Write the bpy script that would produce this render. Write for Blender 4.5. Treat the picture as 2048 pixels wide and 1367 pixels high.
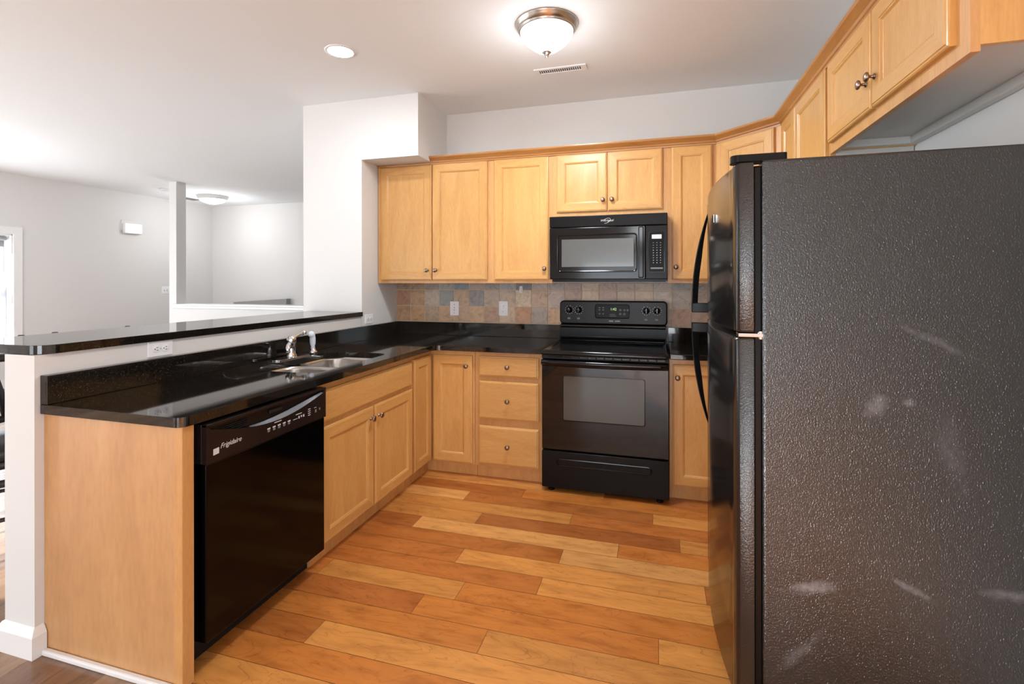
import bpy, bmesh, math, random
from mathutils import Vector, Matrix
from mathutils.geometry import tessellate_polygon
random.seed(7)
for o in list(bpy.data.objects): bpy.data.objects.remove(o)
S = bpy.context.scene
U = 0.0254                      # everything below is in inches
PI = math.pi
# ------------------------------------------------------------------ camera
TH = 0.2813; F = 990.59; CX = 1026.995; CY = 560.896
cam = bpy.data.cameras.new('camera'); camo = bpy.data.objects.new('camera', cam)
S.collection.objects.link(camo); S.camera = camo
cam.sensor_fit = 'HORIZONTAL'; cam.sensor_width = 36.0; cam.lens = F/2048*36
cam.shift_x = (1024-CX)/2048; cam.shift_y = (CY-683.5)/2048
cam.clip_start = 0.02; cam.clip_end = 200
camo.rotation_mode = 'XYZ'
camo.rotation_euler = (PI/2+0.0006, 0.0015, TH)
camo.location = Vector((80.517, -142.821, 50.497))*U
# ------------------------------------------------------------------ world, sun, exposure
S.view_settings.view_transform = 'Standard'; S.view_settings.look = 'None'
S.view_settings.exposure = -0.42; S.view_settings.gamma = 1.0; S.view_settings.use_curve_mapping = False
W = bpy.data.worlds.new('sky'); S.world = W; W.use_nodes = True
wn = W.node_tree; wn.nodes.clear()
wo = wn.nodes.new('ShaderNodeOutputWorld'); wb = wn.nodes.new('ShaderNodeBackground')
wb.inputs[0].default_value = (0.80, 0.90, 1.0, 1); wb.inputs[1].default_value = 3.2
wn.links.new(wb.outputs[0], wo.inputs[0])
sun = bpy.data.lights.new('sun', 'SUN'); suno = bpy.data.objects.new('sun', sun); S.collection.objects.link(suno)
sun.energy = 36.0; sun.angle = 0.009; sun.color = (.93, .96, 1)
suno.rotation_euler = Vector((.30, 1.0, -.33)).to_track_quat('-Z', 'Y').to_euler()
# ------------------------------------------------------------------ materials
def lin(c):
    return tuple(((v/255)/12.92 if v/255 <= .04045 else ((v/255+.055)/1.055)**2.4) for v in c)+(1,)
def newmat(name):
    m = bpy.data.materials.new(name); m.use_nodes = True
    return m, m.node_tree, m.node_tree.nodes['Principled BSDF']
def mat(name, col, rough=.5, metal=0, spec=.5, coat=0, coatr=.05, bump=None):
    m, t, p = newmat(name)
    p.inputs['Base Color'].default_value = lin(col); p.inputs['Roughness'].default_value = rough
    p.inputs['Metallic'].default_value = metal; p.inputs['Specular IOR Level'].default_value = spec
    p.inputs['Coat Weight'].default_value = coat; p.inputs['Coat Roughness'].default_value = coatr
    n = t.nodes.new('ShaderNodeTexNoise'); tc = t.nodes.new('ShaderNodeTexCoord')
    t.links.new(tc.outputs['Object'], n.inputs['Vector'])
    n.inputs['Scale'].default_value = (bump[0] if bump else 60); n.inputs['Detail'].default_value = 4
    b = t.nodes.new('ShaderNodeBump'); b.inputs['Strength'].default_value = bump[1] if bump else .02
    b.inputs['Distance'].default_value = bump[2] if bump else .001
    t.links.new(n.outputs['Fac'], b.inputs['Height']); t.links.new(b.outputs[0], p.inputs['Normal'])
    return m
def ramp(t, src, stops):
    r = t.nodes.new('ShaderNodeValToRGB'); e = r.color_ramp.elements
    while len(e) < len(stops): e.new(.5)
    for k, (q, c) in enumerate(stops): e[k].position = q; e[k].color = lin(c) if len(c) == 3 else c
    t.links.new(src, r.inputs[0]); return r
def mapping(t, scale, rnd=True):
    tc = t.nodes.new('ShaderNodeTexCoord'); mp = t.nodes.new('ShaderNodeMapping'); mp.inputs['Scale'].default_value = scale
    t.links.new(tc.outputs['Object'], mp.inputs[0])
    if rnd:
        oi = t.nodes.new('ShaderNodeObjectInfo'); mu = t.nodes.new('ShaderNodeMath'); mu.operation = 'MULTIPLY'; mu.inputs[1].default_value = 30
        t.links.new(oi.outputs['Random'], mu.inputs[0]); cb = t.nodes.new('ShaderNodeCombineXYZ')
        for i in range(3): t.links.new(mu.outputs[0], cb.inputs[i])
        t.links.new(cb.outputs[0], mp.inputs['Location'])
    return mp
def mixc(t, a, b, fac, mode='MIX'):
    m = t.nodes.new('ShaderNodeMix'); m.data_type = 'RGBA'; m.blend_type = mode
    for s, v in ((m.inputs['Factor'], fac), (m.inputs['A'], a), (m.inputs['B'], b)):
        if hasattr(v, 'is_linked'): t.links.new(v, s)
        else: s.default_value = v
    return m.outputs['Result']
def wood(name, light, mid, dark, scale, rough=.38):
    m, t, p = newmat(name)
    mp = mapping(t, scale)
    n1 = t.nodes.new('ShaderNodeTexNoise'); n1.inputs['Scale'].default_value = 1.0; n1.inputs['Detail'].default_value = 6; n1.inputs['Roughness'].default_value = .6; n1.inputs['Distortion'].default_value = .8
    t.links.new(mp.outputs[0], n1.inputs['Vector'])
    r = ramp(t, n1.outputs['Fac'], [(.15, dark), (.5, mid), (.85, light)])
    mp2 = mapping(t, tuple(8*s for s in scale))
    n2 = t.nodes.new('ShaderNodeTexNoise'); n2.inputs['Scale'].default_value = 1.5; n2.inputs['Detail'].default_value = 3
    t.links.new(mp2.outputs[0], n2.inputs['Vector'])
    r2 = ramp(t, n2.outputs['Fac'], [(.3, (.93, .92, .90, 1)), (.6, (1.02, 1.02, 1.02, 1))])
    c = mixc(t, r.outputs[0], r2.outputs[0], 1.0, 'MULTIPLY')
    oi = t.nodes.new('ShaderNodeObjectInfo'); mr = t.nodes.new('ShaderNodeMapRange'); mr.inputs['To Min'].default_value = .92; mr.inputs['To Max'].default_value = 1.06
    t.links.new(oi.outputs['Random'], mr.inputs['Value'])
    c = mixc(t, c, mr.outputs[0], 1.0, 'MULTIPLY')
    t.links.new(c, p.inputs['Base Color'])
    p.inputs['Roughness'].default_value = rough; p.inputs['Coat Weight'].default_value = .25; p.inputs['Coat Roughness'].default_value = .2
    return m
ML, MM, MD = (221, 173, 107), (211, 159, 92), (196, 141, 77)
maple_v = wood('maple_vertical_grain', ML, MM, MD, (14, 14, 2.2))
maple_h = wood('maple_horizontal_grain', ML, MM, MD, (2.2, 2.2, 16))
maple_frame = wood('maple_face_frame', (218, 170, 110), (207, 154, 94), (190, 134, 77), (14, 14, 2.5))
maple_crown = wood('maple_crown', (196, 142, 82), (178, 122, 64), (156, 100, 50), (2, 2, 16))
maple_panel = wood('maple_end_panel', (214, 165, 112), (203, 152, 100), (184, 134, 84), (5, 5, 1.2), .45)
wall_paint = mat('wall_paint', (220, 219, 217), .85, bump=(180, .05, .001))
ceil_paint = mat('ceiling_paint', (238, 241, 243), .9, bump=(140, .05, .001))
trim_white = mat('white_trim', (236, 236, 236), .4)
plastic_white = mat('white_plastic', (238, 240, 243), .3)
slot_dark = mat('slot_dark', (40, 38, 36), .6)
melamine = mat('grey_white_melamine', (205, 204, 200), .5)
black_gloss = mat('black_glossy_enamel', (9, 9, 10), .12, spec=.35)
black_glass = mat('black_glass', (5, 5, 6), .03, spec=.5)
black_satin = mat('black_satin_plastic', (11, 11, 12), .28, spec=.2)
black_matte = mat('black_matte', (12, 12, 12), .6)
dw_panel = mat('dishwasher_brown_black', (27, 20, 20), .28)
grey_strip = mat('grey_handle_strip', (116, 124, 134), .35)
window_glass_grey = mat('microwave_screen', (84, 86, 84), .22, coat=.5)
oven_glass = mat('oven_window_glass', (84, 84, 80), .05, spec=.4)
display_black = mat('display_black', (12, 12, 12), .3, spec=.12)
ink_white = mat('printed_white', (205, 205, 205), .5)
ink_grey = mat('printed_grey', (120, 120, 118), .5)
nickel = mat('brushed_nickel', (178, 170, 162), .28, 1)
knob_metal = mat('antique_nickel_knob', (150, 130, 116), .3, 1)
chrome = mat('chrome', (225, 228, 232), .08, 1)
rubber = mat('rubber', (30, 30, 30), .7)
leather = mat('black_vinyl', (22, 22, 23), .35, bump=(200, .2, .001))
stool_metal = mat('black_metal_frame', (34, 32, 31), .4)
def steel():
    m, t, p = newmat('stainless_steel')
    p.inputs['Metallic'].default_value = 1; p.inputs['Roughness'].default_value = .3; p.inputs['Base Color'].default_value = lin((196, 194, 190))
    mp = mapping(t, (4, 300, 60), False); n = t.nodes.new('ShaderNodeTexNoise'); n.inputs['Scale'].default_value = 1; t.links.new(mp.outputs[0], n.inputs['Vector'])
    b = t.nodes.new('ShaderNodeBump'); b.inputs['Strength'].default_value = .05; t.links.new(n.outputs['Fac'], b.inputs['Height']); t.links.new(b.outputs[0], p.inputs['Normal'])
    return m
stainless = steel()
def emis(name, col, st):
    m, t, p = newmat(name); p.inputs['Base Color'].default_value = lin((245, 245, 245)); p.inputs['Emission Color'].default_value = lin(col); p.inputs['Emission Strength'].default_value = st
    return m
glow_globe = emis('lit_frosted_glass', (255, 250, 242), 9)
glow_far = emis('lit_frosted_glass_far', (255, 250, 242), 8)
glow_can = emis('lit_recessed_lens', (255, 252, 246), 30)
glow_green = emis('green_display', (130, 200, 40), 1.2)
lcd_white = emis('pale_display', (200, 210, 215), .35)
def granite():
    m, t, p = newmat('black_granite')
    mp = mapping(t, (1, 1, 1), False)
    v = t.nodes.new('ShaderNodeTexVoronoi'); v.inputs['Scale'].default_value = 420; t.links.new(mp.outputs[0], v.inputs['Vector'])
    n = t.nodes.new('ShaderNodeTexNoise'); n.inputs['Scale'].default_value = 260; n.inputs['Detail'].default_value = 4; t.links.new(mp.outputs[0], n.inputs['Vector'])
    r1 = ramp(t, v.outputs['Color'], [(.55, (10, 9, 9)), (.93, (30, 26, 22)), (1.0, (86, 78, 66))])
    r2 = ramp(t, n.outputs['Fac'], [(.48, (12, 11, 11)), (.70, (76, 67, 56))])
    c = mixc(t, r1.outputs[0], r2.outputs[0], .45)
    t.links.new(c, p.inputs['Base Color']); p.inputs['Roughness'].default_value = .05; p.inputs['Specular IOR Level'].default_value = .75
    return m
granite_m = granite()
def fridge_tex():
    m, t, p = newmat('textured_black_fridge')
    mp = mapping(t, (1, 1, .75), False)
    n = t.nodes.new('ShaderNodeTexNoise'); n.inputs['Scale'].default_value = 270; n.inputs['Detail'].default_value = 3; n.inputs['Distortion'].default_value = .4; t.links.new(mp.outputs[0], n.inputs['Vector'])
    b = t.nodes.new('ShaderNodeBump'); b.inputs['Strength'].default_value = .9; b.inputs['Distance'].default_value = .0012
    t.links.new(n.outputs['Fac'], b.inputs['Height']); t.links.new(b.outputs[0], p.inputs['Normal'])
    mp2 = mapping(t, (2.2, 2.2, 1.2), False); n2 = t.nodes.new('ShaderNodeTexNoise'); n2.inputs['Scale'].default_value = 1.4; n2.inputs['Detail'].default_value = 3; t.links.new(mp2.outputs[0], n2.inputs['Vector'])
    r = ramp(t, n2.outputs['Fac'], [(.2, (28, 30, 30)), (.8, (35, 37, 36))])
    col = r.outputs[0]
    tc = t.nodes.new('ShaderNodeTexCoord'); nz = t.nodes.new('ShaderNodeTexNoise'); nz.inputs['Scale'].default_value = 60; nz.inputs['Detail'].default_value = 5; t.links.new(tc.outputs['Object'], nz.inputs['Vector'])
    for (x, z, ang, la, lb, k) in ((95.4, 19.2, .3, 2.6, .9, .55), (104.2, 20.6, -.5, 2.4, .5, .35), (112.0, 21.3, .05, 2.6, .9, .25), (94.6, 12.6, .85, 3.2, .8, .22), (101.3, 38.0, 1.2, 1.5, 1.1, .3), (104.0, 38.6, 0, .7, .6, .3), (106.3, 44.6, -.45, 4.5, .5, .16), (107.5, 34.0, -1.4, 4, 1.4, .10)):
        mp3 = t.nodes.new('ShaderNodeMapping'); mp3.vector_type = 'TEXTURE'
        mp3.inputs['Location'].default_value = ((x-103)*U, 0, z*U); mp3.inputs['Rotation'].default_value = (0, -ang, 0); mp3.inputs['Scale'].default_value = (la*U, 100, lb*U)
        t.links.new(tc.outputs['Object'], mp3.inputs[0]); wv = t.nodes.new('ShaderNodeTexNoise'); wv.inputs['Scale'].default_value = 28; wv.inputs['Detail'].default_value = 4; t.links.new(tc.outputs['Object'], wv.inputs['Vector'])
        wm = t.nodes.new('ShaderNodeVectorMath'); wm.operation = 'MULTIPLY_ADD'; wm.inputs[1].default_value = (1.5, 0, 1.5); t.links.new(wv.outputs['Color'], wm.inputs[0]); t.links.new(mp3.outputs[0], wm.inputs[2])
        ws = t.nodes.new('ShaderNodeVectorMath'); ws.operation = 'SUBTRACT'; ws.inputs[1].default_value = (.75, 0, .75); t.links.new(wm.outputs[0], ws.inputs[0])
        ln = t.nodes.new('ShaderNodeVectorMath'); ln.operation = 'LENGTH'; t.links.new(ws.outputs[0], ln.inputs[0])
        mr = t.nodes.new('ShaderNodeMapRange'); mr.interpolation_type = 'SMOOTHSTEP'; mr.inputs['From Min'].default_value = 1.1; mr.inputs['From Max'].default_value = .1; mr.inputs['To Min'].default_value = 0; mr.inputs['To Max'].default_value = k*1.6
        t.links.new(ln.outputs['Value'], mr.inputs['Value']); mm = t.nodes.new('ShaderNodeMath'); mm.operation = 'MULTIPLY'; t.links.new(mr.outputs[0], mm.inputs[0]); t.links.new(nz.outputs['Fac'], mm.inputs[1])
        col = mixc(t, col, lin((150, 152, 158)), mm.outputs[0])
    t.links.new(col, p.inputs['Base Color'])
    rr = ramp(t, n2.outputs['Fac'], [(.3, (.17, .17, .17, 1)), (.7, (.22, .22, .22, 1))]); t.links.new(rr.outputs[0], p.inputs['Roughness'])
    p.inputs['Specular IOR Level'].default_value = .75
    return m
fridge_side = fridge_tex()
fridge_front = mat('smooth_black_fridge_door', (24, 23, 23), .16, spec=.6, bump=(400, .1, .0004))
def plankmat(name, attr, grainscale, sat=1.0):
    m, t, p = newmat(name)
    a = t.nodes.new('ShaderNodeAttribute'); a.attribute_name = attr
    sep = t.nodes.new('ShaderNodeVectorMath'); sep.operation = 'MULTIPLY_ADD'
    tc = t.nodes.new('ShaderNodeTexCoord')
    t.links.new(a.outputs['Color'], sep.inputs[0]); sep.inputs[1].default_value = (9, 13, 7); t.links.new(tc.outputs['Object'], sep.inputs[2])
    mp = t.nodes.new('ShaderNodeMapping'); mp.inputs['Scale'].default_value = grainscale; t.links.new(sep.outputs[0], mp.inputs[0])
    n0 = t.nodes.new('ShaderNodeTexNoise'); n0.inputs['Scale'].default_value = 1.0; n0.inputs['Detail'].default_value = 3; n0.inputs['Distortion'].default_value = 1.2; t.links.new(mp.outputs[0], n0.inputs['Vector'])
    mul = t.nodes.new('ShaderNodeMath'); mul.operation = 'MULTIPLY'; mul.inputs[1].default_value = 9; t.links.new(n0.outputs['Fac'], mul.inputs[0])
    fr = t.nodes.new('ShaderNodeMath'); fr.operation = 'FRACT'; t.links.new(mul.outputs[0], fr.inputs[0])
    r = ramp(t, fr.outputs[0], [(0, (.50, .42, .36, 1)), (.08, (.92, .91, .90, 1)), (.5, (1.04, 1.04, 1.03, 1)), (1, (.95, .94, .93, 1))])
    n1 = t.nodes.new('ShaderNodeTexNoise'); n1.inputs['Scale'].default_value = 2.6; n1.inputs['Detail'].default_value = 6; t.links.new(mp.outputs[0], n1.inputs['Vector'])
    r1 = ramp(t, n1.outputs['Fac'], [(.3, (.72, .66, .62, 1)), (.5, (1, 1, 1, 1)), (.72, (1.14, 1.14, 1.12, 1))])
    c = mixc(t, a.outputs['Color'], r.outputs[0], .6, 'MULTIPLY'); c = mixc(t, c, r1.outputs[0], .8, 'MULTIPLY')
    t.links.new(c, p.inputs['Base Color']); p.inputs['Roughness'].default_value = .26; p.inputs['Coat Weight'].default_value = .2; p.inputs['Coat Roughness'].default_value = .12
    return m
kitchen_planks = plankmat('cherry_planks', 'tone', (2.4, 9, 1))
living_planks = plankmat('living_room_planks', 'tone', (8, 1.6, 1))
def tilemat():
    m, t, p = newmat('slate_tile')
    a = t.nodes.new('ShaderNodeAttribute'); a.attribute_name = 'tone'
    mp = mapping(t, (1, 1, 1), False)
    n = t.nodes.new('ShaderNodeTexNoise'); n.inputs['Scale'].default_value = 16; n.inputs['Detail'].default_value = 7; n.inputs['Distortion'].default_value = 1.6; n.inputs['Roughness'].default_value = .62; t.links.new(mp.outputs[0], n.inputs['Vector'])
    r = ramp(t, n.outputs['Fac'], [(.3, (.62, .58, .56, 1)), (.5, (1, 1, 1, 1)), (.7, (1.22, 1.2, 1.18, 1))])
    c = mixc(t, a.outputs['Color'], r.outputs[0], .85, 'MULTIPLY'); t.links.new(c, p.inputs['Base Color'])
    b = t.nodes.new('ShaderNodeBump'); b.inputs['Strength'].default_value = .4; b.inputs['Distance'].default_value = .003; t.links.new(n.outputs['Fac'], b.inputs['Height']); t.links.new(b.outputs[0], p.inputs['Normal'])
    p.inputs['Roughness'].default_value = .42
    return m
tile_m = tilemat()
grout = mat('grout', (208, 192, 166), .9)
def glassmat():
    m, t, p = newmat('window_glass'); t.nodes.remove(p)
    tr = t.nodes.new('ShaderNodeBsdfTransparent'); g = t.nodes.new('ShaderNodeBsdfGlossy'); g.inputs['Roughness'].default_value = .02
    mx = t.nodes.new('ShaderNodeMixShader'); mx.inputs[0].default_value = .06
    t.links.new(tr.outputs[0], mx.inputs[1]); t.links.new(g.outputs[0], mx.inputs[2]); t.links.new(mx.outputs[0], t.nodes['Material Output'].inputs[0])
    return m
glass = glassmat()
# ------------------------------------------------------------------ mesh builder (world inches)
class MB:
    def __init__(s): s.v = []; s.f = []; s.mi = []; s.sm = []; s.mats = []; s.cols = None
    def m(s, mt):
        if mt not in s.mats: s.mats.append(mt)
        return s.mats.index(mt)
    def face(s, pts, mt, smooth=False, col=None):
        b = len(s.v); s.v += [tuple(p) for p in pts]; s.f.append(tuple(range(b, b+len(pts)))); s.mi.append(s.m(mt)); s.sm.append(smooth)
        if col is not None:
            if s.cols is None: s.cols = {}
            s.cols[len(s.f)-1] = col
    def box(s, x0, x1, y0, y1, z0, z1, mt, col=None):
        b = len(s.v)
        s.v += [(x0, y0, z0), (x1, y0, z0), (x1, y1, z0), (x0, y1, z0), (x0, y0, z1), (x1, y0, z1), (x1, y1, z1), (x0, y1, z1)]
        for q in ((0, 3, 2, 1), (4, 5, 6, 7), (0, 1, 5, 4), (1, 2, 6, 5), (2, 3, 7, 6), (3, 0, 4, 7)):
            s.f.append(tuple(b+i for i in q)); s.mi.append(s.m(mt)); s.sm.append(False)
            if col is not None:
                if s.cols is None: s.cols = {}
                s.cols[len(s.f)-1] = col
        return s
    def obox(s, o, u, n, w, d, z0, z1, mt):      # box along horizontal direction u (length w) and normal n (depth d)
        o = Vector(o); u = Vector(u); n = Vector(n); b = len(s.v)
        for z in (z0, z1):
            for a, c in ((0, 0), (w, 0), (w, d), (0, d)):
                p = o+u*a+n*c; s.v.append((p.x, p.y, z))
        for q in ((0, 3, 2, 1), (4, 5, 6, 7), (0, 1, 5, 4), (1, 2, 6, 5), (2, 3, 7, 6), (3, 0, 4, 7)):
            s.f.append(tuple(b+i for i in q)); s.mi.append(s.m(mt)); s.sm.append(False)
        return s
    def rings(s, rings, mt, smooth=False, cap0=True, cap1=True, closed=True):
        b = len(s.v); n = len(rings[0])
        for r in rings: s.v += [tuple(p) for p in r]
        for i in range(len(rings)-1):
            for j in range(n if closed else n-1):
                k = (j+1) % n
                s.f.append((b+i*n+j, b+i*n+k, b+(i+1)*n+k, b+(i+1)*n+j)); s.mi.append(s.m(mt)); s.sm.append(smooth)
        if cap0: s.f.append(tuple(b+j for j in reversed(range(n)))); s.mi.append(s.m(mt)); s.sm.append(False)
        if cap1: s.f.append(tuple(b+(len(rings)-1)*n+j for j in range(n))); s.mi.append(s.m(mt)); s.sm.append(False)
        return s
    def lathe(s, o, ax, prof, mt, seg=28, cap0=True, cap1=True):
        o = Vector(o); ax = Vector(ax).normalized(); u = ax.orthogonal().normalized(); w = ax.cross(u)
        R = []
        for r, h in prof:
            R.append([o+ax*h+(u*math.cos(2*PI*k/seg)+w*math.sin(2*PI*k/seg))*max(r, .001) for k in range(seg)])
        return s.rings(R, mt, True, cap0, cap1)
    def tube(s, pts, r, mt, seg=10, rr=None):
        pts = [Vector(p) for p in pts]; R = []; up = None
        for i, p in enumerate(pts):
            d = (pts[min(i+1, len(pts)-1)]-pts[max(i-1, 0)]).normalized()
            if up is None: up = d.orthogonal().normalized()
            up = (up-d*up.dot(d)).normalized(); w = d.cross(up)
            q = rr[i] if rr else r
            R.append([p+(up*math.cos(2*PI*k/seg)+w*math.sin(2*PI*k/seg))*q for k in range(seg)])
        return s.rings(R, mt, True)
    def sweep(s, path, prof, mt, closed_ends=True):   # horizontal path of (x,y), outward normal to the right side; prof (out,z)
        R = []; n = len(path)
        for i in range(n):
            p = Vector(path[i])
            d0 = (Vector(path[i])-Vector(path[i-1])).normalized() if i else None
            d1 = (Vector(path[i+1])-Vector(path[i])).normalized() if i < n-1 else None
            d0 = d0 or d1; d1 = d1 or d0
            n0 = Vector((d0.y, -d0.x)); n1 = Vector((d1.y, -d1.x)); b = (n0+n1).normalized(); k = 1/max(.3, b.dot(n0))
            R.append([(p.x+b.x*o*k, p.y+b.y*o*k, z) for o, z in prof])
        return s.rings(R, mt)
    def slab(s, outer, holes, z0, z1, mt):
        loops = [[Vector((x, y, 0)) for x, y in outer]]+[[Vector((x, y, 0)) for x, y in h] for h in holes]
        tris = tessellate_polygon(loops); flat = [p for l in loops for p in l]; b = len(s.v)
        for z in (z1, z0): s.v += [(p.x, p.y, z) for p in flat]
        N = len(flat)
        for a, c, d in tris:
            nz = (flat[c]-flat[a]).cross(flat[d]-flat[a]).z
            if nz < 0: c, d = d, c
            s.f.append((b+a, b+c, b+d)); s.mi.append(s.m(mt)); s.sm.append(False)
            s.f.append((b+N+a, b+N+d, b+N+c)); s.mi.append(s.m(mt)); s.sm.append(False)
        k = 0
        for l in loops:
            n = len(l)
            for j in range(n):
                a, c = k+j, k+(j+1) % n
                s.f.append((b+a, b+c, b+N+c, b+N+a)); s.mi.append(s.m(mt)); s.sm.append(False)
            k += n
        return s
    def build(s, name, parent=None, bevel=0, seg=2):
        me = bpy.data.meshes.new(name)
        off = parent_world(parent) if parent else Vector((0, 0, 0))
        if parent is None:
            xs = [p[0] for p in s.v]; ys = [p[1] for p in s.v]; zs = [p[2] for p in s.v]
            off = Vector(((min(xs)+max(xs))/2, (min(ys)+max(ys))/2, min(zs)))
        me.from_pydata([((Vector(p)-off)*U) for p in s.v], [], s.f)
        for mt in s.mats: me.materials.append(mt)
        for i, p in enumerate(me.polygons): p.material_index = s.mi[i]; p.use_smooth = s.sm[i]
        if s.cols:
            ca = me.color_attributes.new('tone', 'FLOAT_COLOR', 'CORNER')
            for p in me.polygons:
                c = s.cols.get(p.index, (1, 1, 1, 1))
                for li in p.loop_indices: ca.data[li].color = c
        bm = bmesh.new(); bm.from_mesh(me); bmesh.ops.recalc_face_normals(bm, faces=bm.faces); bm.to_mesh(me); bm.free()
        o = bpy.data.objects.new(name, me); S.collection.objects.link(o)
        if parent: o.parent = parent
        else: o.location = off*U
        o['_w'] = tuple(off)
        if bevel:
            b = o.modifiers.new('bevel', 'BEVEL'); b.width = bevel*U; b.segments = seg; b.limit_method = 'ANGLE'; b.angle_limit = math.radians(40)
        return o
def parent_world(o): return Vector(o['_w'])
def tag(o, label=None, cat=None, group=None, kind=None):
    if label: o['label'] = label
    if cat: o['category'] = cat
    if group: o['group'] = group
    if kind: o['kind'] = kind
    return o
def thing(name, loc, label, cat, group=None):
    o = bpy.data.objects.new(name, None); S.collection.objects.link(o); o.location = Vector(loc)*U; o.empty_display_size = .05
    o['_w'] = tuple(loc); return tag(o, label, cat, group)
def structure(name, mb, bevel=0, label=None): return tag(mb.build(name, None, bevel), label, None, None, 'structure')
def fillet(pts, rad):       # rad: dict index->radius
    out = []; n = len(pts)
    for i, p in enumerate(pts):
        r = rad.get(i, 0); p = Vector(p)
        if not r: out.append(tuple(p)); continue
        a = (Vector(pts[i-1])-p).normalized(); b = (Vector(pts[(i+1) % n])-p).normalized()
        ang = a.angle(b); t = r/math.tan(ang/2); c = p+(a+b).normalized()*(r/math.sin(ang/2))
        s0 = p+a*t; s1 = p+b*t; a0 = math.atan2(s0.y-c.y, s0.x-c.x); a1 = math.atan2(s1.y-c.y, s1.x-c.x); da = (a1-a0+PI) % (2*PI)-PI
        for k in range(9): q = a0+da*k/8; out.append((c.x+r*math.cos(q), c.y+r*math.sin(q)))
    return out
def rrect(x0, x1, y0, y1, r): return fillet([(x0, y0), (x1, y0), (x1, y1), (x0, y1)], {0: r, 1: r, 2: r, 3: r})
class Pl:   # vertical plane: origin, u direction (right as seen from the front), n outward
    def __init__(s, o, u): s.o = Vector((o[0], o[1], 0)); s.u = Vector((u[0], u[1], 0)).normalized(); s.n = Vector((s.u.y, -s.u.x, 0))
    def P(s, a, z, c=0): p = s.o+s.u*a+s.n*c; return (p.x, p.y, z)
def rloop(pl, a0, a1, z0, z1, ins, c, r=0):
    if r <= 0: return [pl.P(a0+ins, z0+ins, c), pl.P(a1-ins, z0+ins, c), pl.P(a1-ins, z1-ins, c), pl.P(a0+ins, z1-ins, c)]
    return [pl.P(x, z, c) for x, z in rrect(a0+ins, a1-ins, z0+ins, z1-ins, max(.05, r-ins))]
def loops(mb, pl, rect, steps, mt, mh=None, r=0, fill=None, smooth=False):
    a0, a1, z0, z1 = rect; R = [rloop(pl, a0, a1, z0, z1, i, c, r) for i, c in steps]
    n = len(R[0])
    for i in range(len(R)-1):
        for j in range(n):
            k = (j+1) % n; mt2 = mh if (mh and n == 4 and j in (0, 2)) else mt
            mb.face([R[i][j], R[i][k], R[i+1][k], R[i+1][j]], mt2, smooth)
    mb.face(R[-1], fill or mt)
    return mb
def text(s, size, pl, a, z, c, mt, parent, name='lettering', shear=0, rot=0):
    cu = bpy.data.curves.new('t', 'FONT'); cu.body = s; cu.size = size; cu.shear = shear; cu.extrude = .012; cu.align_x = 'CENTER'; cu.align_y = 'CENTER'
    o = bpy.data.objects.new('t', cu); S.collection.objects.link(o)
    dg = bpy.context.evaluated_depsgraph_get(); dg.update(); me = bpy.data.meshes.new_from_object(o.evaluated_get(dg))
    bpy.data.objects.remove(o); bpy.data.curves.remove(cu)
    off = parent_world(parent); cs, sn = math.cos(rot), math.sin(rot)
    for v in me.vertices:
        x, y = v.co.x*cs-v.co.y*sn, v.co.x*sn+v.co.y*cs
        v.co = (Vector(pl.P(a+x, z+y, c+v.co.z))-off)*U
    me.materials.clear(); me.materials.append(mt)
    q = bpy.data.objects.new(name, me); S.collection.objects.link(q); q.parent = parent; q['_w'] = tuple(off); return q
# ------------------------------------------------------------------ the room shell
CEIL = 102.2
XL, XR, YR, YF, XE, YK = -216.0, 118.1, -262.0, 130.0, 190.0, -330.0
def wallbox(name, ax, p0, p1, a0, a1, openings, z0=0, z1=CEIL, mt=wall_paint):
    mb = MB(); cur = a0
    def bx(b0, b1, c0, c1):
        if b1-b0 < .01 or c1-c0 < .01: return
        if ax == 'X': mb.box(p0, p1, b0, b1, c0, c1, mt)
        else: mb.box(b0, b1, p0, p1, c0, c1, mt)
    for (o0, o1, c0, c1) in sorted(openings):
        bx(cur, o0, z0, z1); bx(o0, o1, z0, c0); bx(o0, o1, c1, z1); cur = o1
    bx(cur, a1, z0, z1)
    return structure(name, mb)
WIN1 = (-24.0, 18.6, 22.0, 73.2)
wallbox('wall_left', 'X', XL-7, XL, YR, YF, [(-205, -80, 0, 80), WIN1])
wallbox('wall_far', 'Y', YF, YF+6, XL-7, -13.7, [])
wallbox('wall_back', 'Y', 0, 6, -19.7, XR+6, [])
wallbox('wall_right', 'X', XR, XR+6, -128, 0, [])
wallbox('wall_rear', 'Y', YR-6, YR, XL-7, -20, [(-163, -70, 0, 69.5)])
wallbox('wall_return', 'X', -26, -20, YK, YR-6, [])
wallbox('wall_sunroom', 'Y', YK-6, YK, -26, XE+6, [(15, 115, 0, 76)])
wallbox('wall_alcove', 'Y', -134, -128, XR, XE+6, [])
wallbox('wall_east', 'X', XE, XE+6, YK, -134, [(-290, -200, 24, 80)])
wallbox('wall_stairs', 'X', -19.7, -13.7, 6, YF, [])
mb = MB(); V = [(-19.7, 0), (0, 0), (0, 85.0), (17.7, 85.0), (17.7, CEIL), (-19.7, CEIL)]
mb.rings([[(x, -19.5, z) for x, z in V], [(x, 0, z) for x, z in V]], wall_paint); structure('wall_stub', mb)
mb = MB(); mb.box(XL-7, XE+6, YR-6, YF+6, CEIL, CEIL+6, ceil_paint); mb.box(-26, XE+6, YK-6, YR-6, CEIL, CEIL+6, ceil_paint); structure('ceiling', mb)
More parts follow.
